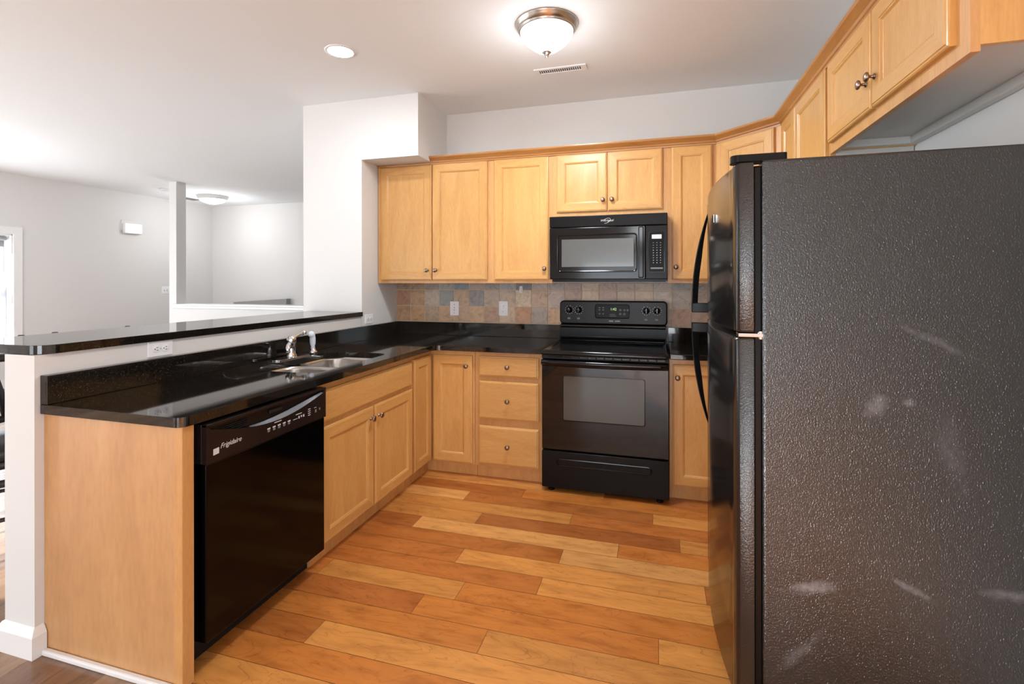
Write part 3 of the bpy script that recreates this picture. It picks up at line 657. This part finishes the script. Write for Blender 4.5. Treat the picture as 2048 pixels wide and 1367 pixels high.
for i in range(3): pb(-76.0+i*.55, -75.7+i*.55, 28.45+.1*(i % 2), 28.85)
for i in range(4): pb(-73.7, -73.1, 28.3+i*.33, 28.42+i*.33)
pb(-72.2, -71.6, 29.2, 29.28); pb(-72.0, -71.6, 28.4, 28.9, ink_grey); pb(-70.95, -70.6, 28.6, 28.95, ink_grey)
# ------------------------------------------------------------------ range
rg = thing('range_oven', (68.5, -13, 0), 'black freestanding electric range with glass oven door and bottom drawer', 'oven')
X0, X1 = 53.85, 83.15
OP = Pl((0, -26.0), (1, 0))
mb = MB(); mb.box(X0, X1, -25.0, -1.5, 1.2, 32.9, black_matte); mb.box(X0+.02, X1-.02, -3.2, -1.4, 32.9, 38.0, black_satin)
mb.build('body', rg)
mb = MB()   # cooktop with raised rounded rim, front bullnose
loops(mb, Pl((0, 0), (1, 0)), (0, 0, 0, 0), [(0, 0)], black_gloss) if False else None
rim = [(x, y) for x, y in rrect(X0-.1, X1+.1, -27.0, -3.0, .8)]
R = [[(x, y, 32.85) for x, y in rim]]
for ins, z in ((-.12, 33.1), (0, 33.6), (.25, 33.95), (.6, 34.05), (1.1, 33.95), (1.4, 33.75), (1.6, 33.72)):
    R.append([(x, y, z) for x, y in rrect(X0-.1+ins, X1+.1-ins, -27.0+ins, -3.0-ins, .8)])
mb.rings(R, black_gloss, True)
ctop = mb.build('cooktop', rg)
mb = MB()
ringm = mat('burner_ring_print', (38, 38, 40), .2)
for (x, y, r) in ((61.3, -20.5, 4.4), (75.8, -20.5, 3.4), (61.3, -9.5, 3.4), (75.8, -9.5, 4.4)):
    n = 40; mb = MB()
    for k in range(n):
        a, b = 2*PI*k/n, 2*PI*(k+1)/n
        mb.face([(x+r*math.cos(a), y+r*math.sin(a), 33.74), (x+r*math.cos(b), y+r*math.sin(b), 33.74), (x+(r-.2)*math.cos(b), y+(r-.2)*math.sin(b), 33.74), (x+(r-.2)*math.cos(a), y+(r-.2)*math.sin(a), 33.74)], ringm)
    mb.build('burner_ring', ctop)
# riser (curved vent area) and back guard
mb = MB()
prof = [(-4.6, 33.7), (-4.7, 34.0), (-4.2, 34.3), (-3.4, 34.6), (-3.0, 35.4), (-2.9, 36.9), (-3.3, 37.4), (-3.6, 37.6), (-3.5, 38.1), (-3.1, 38.4)]
mb.rings([[(x, y, z) for y, z in prof]+[(x, -1.5, 38.4), (x, -1.5, 33.7)] for x in (X0+.35, X0+.9, X1-.9, X1-.35)], black_gloss, False)
mb.build('riser', rg, .1)
BG = Pl((0, -3.3), (1, 0))
mb = MB(); mb.rings([rloop(BG, X0+.1, X1+.15, 38.3, 44.9, i, c, 1.1) for i, c in ((.15, -1.9), (0, -1.7), (0, -.25), (.12, -.08), (.35, 0))], black_satin)
gd = mb.build('backguard', rg)
mb = MB(); loops(mb, BG, (63.9, 73.4, 40.0, 44.0), [(0, .0), (.02, .08), (.15, .1), (.25, .05)], black_satin, None, .7, display_black); pn = mb.build('display_panel', gd)
text('1:42', 1.0, BG, 69.0, 42.6, .07, glow_green, pn, 'clock_digits')
def pb2(x, z, w, h, m_=ink_grey, q=None):
    own = q is None; q = q or MB(); q.face([BG.P(x-w/2, z-h/2, .07), BG.P(x+w/2, z-h/2, .07), BG.P(x+w/2, z+h/2, .07), BG.P(x-w/2, z+h/2, .07)], m_)
    if own: q.build('panel_marking', gd)
for x, z in ((65.2, 42.4), (66.2, 42.4), (65.2, 41.3), (66.2, 41.3), (65.2, 43.0), (66.2, 43.0)): pb2(x, z, .45, .25)
for x, z in ((70.9, 42.4), (72.0, 42.4), (72.9, 42.4), (70.9, 41.3), (72.0, 41.3)):
    MB().lathe(BG.P(x, z, .06), BG.n, [(0, 0), (.36, 0), (.36, .015), (0, .015)], ink_grey, 14).build('touch_pad', pn)
pb2(68.7, 41.2, 1.6, .13); pb2(68.9, 40.75, 1.9, .13); pb2(68.4, 39.35, 1.2, .2, ink_white); pb2(70.1, 39.35, 1.4, .18, ink_white)
for x in (56.7, 59.4, 77.8, 80.6):
    dq = MB()
    for k in range(11):
        a = PI*.5-2*PI*(k+.5)/11.5; pb2(x+1.15*math.cos(a), 42.3+1.15*math.sin(a), .17, .15, ink_white, dq)
    dq.build('dial_marking', gd)
    pb2(x-.1, 39.9, .75, .5, ink_grey)
for x in (56.7, 59.4, 77.8, 80.6):
    mb = MB(); mb.lathe(BG.P(x, 42.3, 0), BG.n, [(.85, 0), (.85, .2), (.72, .3), (.66, .9), (.55, 1.0), (0, 1.0)], black_gloss, 26); mb.obox(BG.P(x-.13, 0, .6), BG.u, BG.n, .26, .65, 41.7, 42.95, black_gloss)
    k = mb.build('control_knob', gd)
    mb = MB(); mb.obox(BG.P(x-.05, 0, 1.24), BG.u, BG.n, .1, .03, 42.5, 42.95, ink_white); mb.build('pointer', k)
# vent strip, door, drawer
mb = MB(); mb.box(X0, X1, -26.0, -24.9, 31.9, 32.85, black_matte)
for k in range(14): mb.box(X0+1.5+k*1.95, X0+3.1+k*1.95, -26.15, -26.0, 32.2, 32.5, black_gloss)
mb.build('vent_trim', rg)
mb = MB(); mb.rings([rloop(OP, X0+.1, X1-.05, 10.3, 31.8, i, c, .3) for i, c in ((.1, -1.0), (0, -.9), (0, .35), (.12, .5))], black_glass)
od = mb.build('oven_door', rg)
mb = MB(); loops(mb, OP, (59.0, 78.0, 17.3, 28.1), [(0, .505), (.08, .53), (.2, .535), (.22, .52)], black_gloss, None, .6, oven_glass); mb.build('oven_window', od)
mb = MB(); R = []
for i in range(17):
    t_ = i/16; x = X0+.1+(X1-X0-.15)*t_; bow = .9*math.sin(PI*t_)
    R.append([(x, -26.3+dy-bow*.5*(dy < -.2), z-bow*.25*(z < 31)) for dy, z in ((0, 31.7), (-.5, 31.75), (-1.0, 31.5), (-1.15, 31.0), (-.9, 30.6), (-.3, 30.3), (0, 30.4))])
mb.rings(R, black_gloss, True); mb.build('door_handle', od)
mb = MB(); DR = [rloop(OP, X0+.05, X1, 1.1, 9.9, i, c, .3) for i, c in ((.1, -1.0), (0, -.9), (0, .25), (.12, .4))]; mb.rings(DR, black_satin)
dr = mb.build('storage_drawer', rg)
mb = MB(); loops(mb, OP, (57.4, 79.5, 6.3, 8.3), [(0, .41), (.06, .55), (.22, .58), (.34, .5), (.5, .12)], black_gloss, None, .98, black_satin, True)
mb.build('drawer_pull', dr)
for x in (X0+2, X1-2):
    for y in (-24.5, -3.5): MB().lathe((x, y, 0), (0, 0, 1), [(.8, 0), (.8, .4), (.4, .5), (.4, 1.2)], black_satin, 14).build('levelling_foot', rg)
# ------------------------------------------------------------------ microwave
mw = thing('microwave', (68.4, -8, 50.0), 'black over-the-range microwave mounted under the short wall cabinet', 'microwave')
MX0, MX1 = 53.55, 83.1; MP = Pl((0, -15.0), (1, 0))
mb = MB(); mb.box(MX0+.1, MX1-.1, -14.2, -.45, 50.9, 67.2, black_matte); mb.box(MX0+.8, MX1-.4, -14.4, -.45, 50.2, 50.9, black_satin); mb.build('body', mw)
mb = MB(); mb.box(MX0, MX1, -15.5, -14.2, 64.35, 67.25, black_satin); tp = mb.build('vent_band', mw, .15)
text('Whirlpool', .78, Pl((0, -15.5), (1, 0)), 68.4, 65.8, .01, ink_white, tp, 'maker_lettering', .3)
mb = MB(); P15 = Pl((0, -15.5), (1, 0)); R = []
for k in range(13):
    t_ = -2.3+k*.38; R.append([P15.P(68.4+.95*math.cos(t_), 65.75+.62*math.sin(t_)+.3*math.cos(t_), .02), P15.P(68.4+.85*math.cos(t_), 65.75+.54*math.sin(t_)+.3*math.cos(t_), .02)])
for k in range(12): mb.face([R[k][0], R[k][1], R[k+1][1], R[k+1][0]], ink_white)
mb.build('ring_emblem', tp)
mb = MB(); mb.box(MX0, 77.75, -15.5, -14.3, 50.95, 64.2, black_gloss); md = mb.build('microwave_door', mw, .12)
mb = MB(); loops(mb, P15, (55.6, 75.9, 52.7, 62.5), [(0, .01), (.1, .1), (.25, .12), (.4, .04)], black_gloss, None, .9, black_gloss, True)
wf = mb.build('window_frame', md)
mb = MB(); mb.face([P15.P(56.8, 54.1, .05), P15.P(75.0, 54.1, .05), P15.P(75.0, 61.2, .05), P15.P(56.8, 61.2, .05)], window_glass_grey); mb.build('window_screen', wf)
mb = MB(); mb.obox(P15.P(76.15, 0, 0), P15.u, P15.n, 1.3, .5, 51.2, 64.0, black_gloss); mb.build('door_handle', md, .3, 3)
mb = MB(); mb.box(77.9, MX1, -15.5, -14.3, 50.95, 64.2, black_satin); pc = mb.build('control_panel', mw, .12)
mb = MB(); loops(mb, P15, (78.6, 82.5, 52.6, 62.6), [(0, .0), (.05, .05), (.12, .05), (.16, .02)], black_gloss, None, .3, display_black); kp = mb.build('keypad', pc)
mb = MB(); mb.face([P15.P(79.4, 60.9, .04), P15.P(81.7, 60.9, .04), P15.P(81.7, 61.9, .04), P15.P(79.4, 61.9, .04)], lcd_white); mb.build('display', kp)
mb = MB()
for r_ in range(9):
    for c_ in range(3):
        w_ = .28 if r_ < 3 else .17; x = 79.75+c_*.85; z = 59.9-r_*.62
        mb.face([P15.P(x-w_/2, z-.08, .04), P15.P(x+w_/2, z-.08, .04), P15.P(x+w_/2, z+.08, .04), P15.P(x-w_/2, z+.08, .04)], ink_grey if r_ < 3 else ink_white)
mb.face([P15.P(79.1, 53.4, .04), P15.P(82.0, 53.4, .04), P15.P(82.0, 53.8, .04), P15.P(79.1, 53.8, .04)], ink_grey)
mb.build('key_markings', kp)
# ------------------------------------------------------------------ refrigerator
fr = thing('refrigerator', (103, -71, 0), 'large black top-freezer refrigerator with textured side and curved handles', 'refrigerator')
FY0, FY1 = -86.0, -56.2
mb = MB(); mb.box(91.1, 117.2, FY0, FY1, 1.2, 63.1, fridge_side); mb.build('body', fr, .3, 3)
mb = MB(); mb.box(90.3, 91.2, FY0+.35, FY1-.35, 1.0, 62.6, black_satin); mb.build('gasket', fr, .2)
mb = MB(); mb.box(91.0, 92.2, FY0+.5, FY1-.5, .8, 4.4, black_matte); mb.build('base_grille', fr)
for y in (FY0+2, FY1-2):
    for x in (93, 115): MB().lathe((x, y, 0), (0, 0, 1), [(.8, 0), (.8, .5), (.5, .6), (.5, 1.3)], rubber, 12).build('foot', fr)
def fdoor(name, z0, z1):
    yc = (FY0+FY1)/2; hw = (FY1-FY0)/2; n = 24; pts = []
    for i in range(n+1):
        t_ = -1+2*i/n; y = yc+t_*hw; x = 88.9-1.35*(1-t_*t_); pts.append((x, y))
    # outline (plan view): curved front with rounded corners, flat back
    pl_ = [(90.3, FY0), (88.95, FY0), (88.62, FY0+.2), (88.42, FY0+.75)]+[p for p in pts if FY0+1.3 < p[1] < FY1-1.3]+[(88.42, FY1-.85), (88.75, FY1-.25), (89.3, FY1), (90.3, FY1)]
    mb = MB(); m = len(pl_)
    def ring(z, ins): return [(x+(ins if x < 90 else 0), y+(ins if y < yc else -ins)*(abs(y-yc)/hw), z) for x, y in pl_]
    R = [ring(z0, .3), ring(z0+.12, .1), ring(z0+.3, 0), ring(z1-.3, 0), ring(z1-.12, .1), ring(z1, .3)]
    b = len(mb.v)
    for i in range(len(R)-1):
        for j in range(m):
            k = (j+1) % m
            side = (j in (0, m-2) or j == m-1)
            mb.face([R[i][j], R[i][k], R[i+1][k], R[i+1][j]], fridge_side if side else fridge_front, False)
    mb.face(R[0], fridge_side); mb.face(R[-1], fridge_side)
    o = mb.build(name, fr)
    bm = bmesh.new(); bm.from_mesh(o.data); bmesh.ops.remove_doubles(bm, verts=bm.verts, dist=1e-5); bmesh.ops.recalc_face_normals(bm, faces=bm.faces)
    for f_ in bm.faces: f_.smooth = True
    for e in bm.edges:
        if len(e.link_faces) == 2 and e.calc_face_angle(0) > math.radians(35): e.smooth = False
    bm.to_mesh(o.data); bm.free()
    return o
fz = fdoor('freezer_door', 45.0, 63.0); fd = fdoor('fridge_door', 5.3, 44.5)
def handle(parent, zs, ztip, zend, sgn):
    mb = MB(); R = []
    yh = -59.4; N = 14
    for i in range(N+1):
        t_ = i/N; z = ztip+(zend-ztip)*t_
        x = 88.2-2.35*(1-(1-t_)**2.2)
        w = .75 if i else .3; dpt = .28+.62*min(1, t_*2.2)
        R.append([(x, yh-w/2-.2, z), (x, yh+w/2+.2, z), (x+dpt, yh+w/2, z), (x+dpt, yh-w/2, z)])
    mb.rings(R, black_satin)
    za, zb = sorted((zend, zend+sgn*1.5))
    mb.box(85.9, 88.6, yh-.55, yh+.55, za, zb, black_satin)
    return mb.build('door_handle', parent, .1)
handle(fz, 0, 61.0, 45.5, 1); handle(fd, 0, 28.2, 43.9, -1)
mb = MB(); mb.slab(fillet([(88.2, FY0+.4), (93.6, FY0+.4), (93.6, FY0+2.4), (88.2, FY0+2.4)], {0: .7, 1: .3, 2: .3, 3: .7}), [], 63.12, 63.85, black_satin); mb.build('hinge_cover', fr, .2, 3)
mb = MB(); mb.box(88.8, 91.6, FY0+.1, FY0+1.6, 44.55, 44.95, chrome); mb.lathe((91.0, FY0+.5, 44.3), (0, 0, 1), [(.35, 0), (.35, .9)], chrome, 14); mb.build('centre_hinge', fr, .08)
mb = MB(); mb.box(87.45, 87.6, -75.2, -73.8, 57.9, 58.9, chrome); mb.build('badge', fz)
# ------------------------------------------------------------------ outlets, switch, hook
def outlet(name, pl, a, z, w, h, c, kind, label, cat, parent_z=None):
    t = thing(name, pl.P(a, z-h/2, c), label, cat)
    mb = MB(); loops(mb, pl, (a-w/2, a+w/2, z-h/2, z+h/2), [(0, c), (0, c+.1), (.1, c+.18), (.14, c+.18)], plastic_white, None, .12); mb.build('cover_plate', t)
    hor = w > h
    if kind == 'outlet':
        for s in (-1, 1):
            q = MB(); ca, cz = (a+s*.78, z) if hor else (a, z+s*.78)
            q.lathe(pl.P(ca, cz, c+.17), pl.n, [(.62, 0), (.62, .06), (.56, .08), (0, .08)], plastic_white, 22)
            for d in (-.22, .22):
                if hor: q.obox(pl.P(ca-.02, 0, c+.24), pl.u, pl.n, .3, .02, cz+d-.05, cz+d+.05, slot_dark)
                else: q.obox(pl.P(ca+d-.05, 0, c+.24), pl.u, pl.n, .1, .02, cz-.05, cz+.25, slot_dark)
            g = (-.28, 0) if hor else (0, -.28)
            q.lathe(pl.P(ca+g[0], cz+g[1], c+.24), pl.n, [(.1, 0), (.1, .02), (0, .02)], slot_dark, 12)
            q.build('socket', t)
        q = MB(); q.lathe(pl.P(a, z, c+.18), pl.n, [(.1, 0), (.08, .04), (0, .04)], nickel, 10); q.build('screw', t)
    elif kind == 'switch2':
        for s in (-1, 1):
            q = MB(); q.obox(pl.P(a+s*.9-.2, 0, c+.18), pl.u, pl.n, .4, .08, z-.45, z+.45, ink_grey); q.obox(pl.P(a+s*.9-.12, 0, c+.2), pl.u, pl.n, .24, .45, z-.1, z+.3, plastic_white); q.build('toggle', t)
    elif kind == 'jack':
        for dz in (-1.35, -.45, .25, 1.2):
            q = MB(); q.lathe(pl.P(a, z+dz, c+.17), pl.n, [(.13, 0), (.13, .04), (0, .04)], slot_dark if abs(dz) < .6 else ink_grey, 12); q.build('jack' if abs(dz) < .6 else 'screw', t)
    return t
BW = Pl((0, -.31), (1, 0)); PW = Pl((-.1, 0), (0, 1)); SW = Pl((0, 0), (0, 1)); LW = Pl((XL, 0), (0, 1))
outlet('wall_jack', BW, 20.3, 42.0, 2.9, 4.4, 0, 'jack', 'white jack plate with a column of dark dots on the tiles', 'wall plate')
outlet('power_outlet', BW, 36.2, 42.2, 2.9, 4.4, 0, 'outlet', 'upright white duplex outlet on the tiles below the single-door cabinet', 'outlet')
outlet('power_outlet', PW, -79.0, 39.2, 4.4, 2.6, 0, 'outlet', 'sideways white duplex outlet under the bar top near the dishwasher', 'outlet')
outlet('power_outlet', SW, -16.0, 39.5, 4.0, 2.7, 0, 'outlet', 'sideways white outlet at the far end of the bar by the corner', 'outlet')
outlet('light_switch', LW, 95.5, 45.0, 5.0, 4.6, 0, 'switch2', 'white double light switch on the far left wall beside the column', 'light switch')
hk = thing('adhesive_hook', (41.8, -.4, 47), 'small white adhesive hook stuck on the tiles under the wall cabinet', 'hook')
mb = MB(); mb.rings([rloop(BW, 41.25, 42.2, 46.9, 49.0, i, c, .45) for i, c in ((0, 0), (0, .1), (.12, .16))], plastic_white); mb.build('pad', hk)
mb = MB(); mb.tube([BW.P(41.7, 48.4, .15), BW.P(41.7, 47.6, .3), BW.P(41.7, 47.3, .5), BW.P(41.7, 47.6, .65)], .1, plastic_white, 8); mb.build('hook', hk)
ch = thing('door_chime', (XL+.6, 74, 78.4), 'white rectangular door chime box high on the far left wall', 'door chime')
mb = MB(); mb.rings([rloop(LW, 68.4, 78.4, 80.0, 86.2, i, c, 1.0) for i, c in ((0, 0), (0, .35), (.2, .45))], wall_paint); mb.build('backplate', ch)
mb = MB(); mb.rings([rloop(LW, 69.3, 79.5, 78.4, 84.4, i, c, .6) for i, c in ((0, .4), (0, 1.9), (.25, 2.2))], plastic_white); mb.build('cover', ch)
# ------------------------------------------------------------------ ceiling fixtures
def dome(loc, R0, drop, label, gm, name='ceiling_dome_light', rim=nickel):
    t = thing(name, (loc[0], loc[1], CEIL), label, 'ceiling light')
    mb = MB(); k = R0/6.3
    mb.lathe((loc[0], loc[1], CEIL-.02), (0, 0, -1), [(0, 0), (6.3*k, 0), (6.35*k, .15*k), (6.2*k, .3*k), (6.1*k, .7*k), (5.7*k, 1.15*k), (5.55*k, 1.3*k), (5.6*k, 1.5*k), (5.4*k, 1.65*k), (5.2*k, 1.6*k)], rim, 48, True, False); mb.build('rim', t)
    mb = MB(); mb.lathe((loc[0], loc[1], CEIL-1.5*k), (0, 0, -1), [(5.3*k, 0), (5.25*k, .5*drop), (4.9*k, 1.3*drop), (4.2*k, 2.2*drop), (3.3*k, 3.0*drop), (2.4*k, 3.7*drop), (1.5*k, 4.2*drop), (.6*k, 4.45*drop), (0, 4.5*drop)], gm, 48, False, True); mb.build('glass_bowl', t)
    if drop > .7:
        mb = MB(); mb.lathe((loc[0], loc[1], CEIL-1.5*k-4.3*drop), (0, 0, -1), [(0, 0), (.95*k, .02), (.9*k, .15), (.5*k, .5), (.3*k, .7), (.36*k, .85), (.3*k, 1.05), (0, 1.15)], nickel, 20); mb.build('finial', t)
    return t
dome((59.3, -45.0), 6.35, .95, 'nickel-rimmed frosted dome ceiling light above the kitchen floor', glow_globe)
dome((-178, 95), 8.6, .66, 'frosted dome ceiling light far off above the stairs', glow_far, rim=mat('satin_white_metal', (205, 204, 202), .45))
dome((70, -215), 6.35, .95, 'unseen frosted dome light added behind the camera to brighten the ceiling', glow_globe)  # added fixture, out of view, housing for the fill light behind the camera
dome((-170, -40), 8.6, .95, 'large frosted dome light added out of view in the living room as fill', glow_globe)  # added off-frame fixture, there to carry the living room fill
rc = thing('recessed_light', (12.2, -46.5, CEIL), 'round recessed ceiling light glowing above the sink', 'ceiling light')
mb = MB(); mb.lathe((12.2, -46.5, CEIL-.01), (0, 0, -1), [(3.4, 0), (3.35, .12), (2.9, .2), (2.75, .1)], trim_white, 36, False, False); mb.build('trim_ring', rc)
mb = MB(); mb.lathe((12.2, -46.5, CEIL-.02), (0, 0, -1), [(0, 0), (2.8, 0), (2.75, .1), (0, .16)], glow_can, 36); mb.build('lens', rc)
def lamp(name, loc, energy, size, color=(.85, .93, 1), parent=None, spot=False):
    l = bpy.data.lights.new(name, 'POINT'); l.energy = energy; l.shadow_soft_size = size*U; l.color = color
    o = bpy.data.objects.new(name, l); S.collection.objects.link(o); o.location = Vector(loc)*U; return o
vt = thing('ceiling_vent', (58, -23.2, CEIL), 'white slotted air vent in the ceiling beside the dome light', 'vent')
mb = MB(); mb.box(51.6, 64.4, -24.9, -24.2, CEIL-.25, CEIL-.01, trim_white); mb.box(51.6, 64.4, -22.2, -21.5, CEIL-.25, CEIL-.01, trim_white); mb.box(51.6, 52.8, -24.2, -22.2, CEIL-.25, CEIL-.01, trim_white); mb.box(63.2, 64.4, -24.2, -22.2, CEIL-.25, CEIL-.01, trim_white); mb.build('frame', vt)
mb = MB(); mb.box(52.8, 63.2, -24.2, -22.2, CEIL-.05, CEIL-.01, mat('vent_shadow_grey', (110, 108, 106), .8)); mb.build('duct_opening', vt)
for k in range(20):
    mb = MB(); x = 53.05+k*.52; mb.rings([[(x, -24.2, CEIL-.06), (x+.22, -24.2, CEIL-.2), (x+.27, -24.2, CEIL-.2), (x+.05, -24.2, CEIL-.06)], [(x, -22.2, CEIL-.06), (x+.22, -22.2, CEIL-.2), (x+.27, -22.2, CEIL-.2), (x+.05, -22.2, CEIL-.06)]], trim_white); mb.build('slat', vt)
sd = thing('smoke_detector', (-183.5, 69.8, CEIL), 'small white smoke detector on the living room ceiling by the column', 'smoke detector')
mb = MB(); mb.lathe((-183.5, 69.8, CEIL), (0, 0, -1), [(0, 0), (2.6, 0), (2.6, .7), (2.2, 1.2), (0, 1.3)], plastic_white, 24); mb.build('housing', sd)
v2 = thing('ceiling_vent', (-198, 97, CEIL), 'thin dark return vent in the ceiling near the stairs light', 'vent')
mb = MB(); mb.box(-203, -194, 90, 104, CEIL-.4, CEIL-.01, trim_white); mb.build('frame', v2)
mb = MB(); mb.box(-202, -195, 91, 103, CEIL-.42, CEIL-.38, mat('vent_grey', (120, 118, 116), .7)); mb.build('grille', v2)
# ------------------------------------------------------------------ bar stools
def stool(cx, cy, label):
    t = thing('bar_stool', (cx, cy, 0), label, 'stool', 'black bar stools at the breakfast bar')
    bx = cx-8
    q = MB(); q.lathe((cx, cy, 17.2), (0, 0, 1), [(7.3, 0), (7.6, .5), (7.7, 1.6), (7.2, 2.6), (5.5, 3.2), (0, 3.4)], leather, 36); q.build('seat', t)
    q = MB(); q.lathe((cx, cy, 15.9), (0, 0, 1), [(0, 0), (7.4, 0), (7.5, 1.3), (0, 1.3)], stool_metal, 36); q.build('seat_ring', t)
    for sx in (-1, 1):
        for sy in (-1, 1):
            q = MB(); q.tube([(cx+sx*5, cy+sy*5, 16), (cx+sx*6.5, cy+sy*6.5, 8), (cx+sx*8, cy+sy*8, .3)], .5, stool_metal, 10); q.lathe((cx+sx*8.05, cy+sy*8.05, 0), (0, 0, 1), [(.7, 0), (.7, .4), (.5, .5)], rubber, 12); q.build('leg', t)
    q = MB(); n = 32; q.tube([(cx+9.1*math.cos(2*PI*k/n), cy+9.1*math.sin(2*PI*k/n), 7.2) for k in range(n+1)], .4, stool_metal, 8); q.build('foot_ring', t)
    q = MB(); q.tube([(cx+7.9*math.cos(2*PI*k/n), cy+7.9*math.sin(2*PI*k/n), 13.4) for k in range(n+1)], .7, stool_metal, 8); q.build('brace_ring', t)
    for sy in (-1, 1):
        q = MB(); q.tube([(cx-5.5, cy+sy*5.8, 16.6), (bx+.8, cy+sy*7, 20), (bx, cy+sy*7.7, 30), (bx-.2, cy+sy*8, 38.3), (bx-.2, cy+sy*8, 39.1)], .6, stool_metal, 12, [.6, .6, .6, .9, .5]); q.build('back_post', t)
        q = MB(); q.tube([(bx+.1, cy+sy*2.2, 34.6), (bx+.4, cy+sy*5.4, 22.2)], .85, stool_metal, 8); q.build('back_strut', t)
    q = MB(); q.tube([(bx, cy-7.6, 34.6), (bx-.8, cy, 34.8), (bx, cy+7.6, 34.6)], .85, stool_metal, 8); q.build('top_rail', t)
    q = MB(); q.tube([(bx+.5, cy-7.3, 22.2), (bx-.3, cy, 21.8), (bx+.5, cy+7.3, 22.2)], .75, stool_metal, 8); q.build('bottom_rail', t)
    return t
def copytree(o, parent=None):
    c = o.copy(); S.collection.objects.link(c)
    if parent: c.parent = parent
    for h in list(o.children): copytree(h, c)
    return c
s1 = stool(-42, -78.2, 'black metal bar stool with round vinyl seat beside the near end of the peninsula')
s2 = copytree(s1); s2.location = Vector((-42, -56, 0))*U
s2['label'] = 'black metal bar stool farther along the bar, only its two back post tips showing'
# ------------------------------------------------------------------ lamp light
lamp('kitchen_dome_lamp', (59.3, -45, CEIL-13), 7, 4.5)
kl = bpy.data.lights.new('kitchen_dome_downlight', 'AREA'); kl.shape = 'DISK'; kl.size = 10*U; kl.energy = 26; kl.color = (.87, .94, 1)
ko = bpy.data.objects.new('kitchen_dome_downlight', kl); S.collection.objects.link(ko); ko.location = Vector((59.3, -45, CEIL-7.6))*U
rl = bpy.data.lights.new('recessed_lamp', 'AREA'); rl.shape = 'DISK'; rl.size = 5.2*U; rl.energy = 9; rl.color = (.87, .94, 1)
ro = bpy.data.objects.new('recessed_lamp', rl); S.collection.objects.link(ro); ro.location = Vector((12.2, -46.5, CEIL-.4))*U
lamp('stairs_lamp', (-178, 95, CEIL-13), 24, 9, (.96, .97, 1))
lamp('breakfast_fill_lamp', (70, -215, CEIL-20), 22, 5)  # added fill behind the camera, lifts the ceiling brightness
lamp('living_fill_lamp', (-170, -40, CEIL-30), 34, 8, (.97, .97, 1))  # added fill from outside the frame, brightens left walls and ceiling
def daylight(name, loc, sx, sy, aim, energy, col=(.93, .96, 1)):
    l = bpy.data.lights.new(name, 'AREA'); l.shape = 'RECTANGLE'; l.size = sx*U; l.size_y = sy*U; l.energy = energy; l.color = (.87, .94, 1)
    o = bpy.data.objects.new(name, l); S.collection.objects.link(o); o.location = Vector(loc)*U; o.rotation_euler = Vector(aim).to_track_quat('-Z', 'Y').to_euler(); return o
# daylight entering through the glass doors and windows
daylight('daylight_left_door', (XL-8, -142, 40), 120, 76, (1, 0, 0), 300, (.95, .97, 1))
daylight('daylight_left_window', (XL-8, -3, 48), 40, 48, (1, 0, 0), 35)
daylight('daylight_rear_door', (-116, YR-8, 35), 90, 66, (0, 1, 0), 25)
daylight('daylight_sunroom_door', (58, YK-8, 34), 96, 64, (0, 1, 0), 110)
daylight('daylight_east_window', (XE+8, -250, 52), 96, 52, (-1, 0, 0), 120)
for o in bpy.data.objects:
    if '_w' in o: del o['_w']
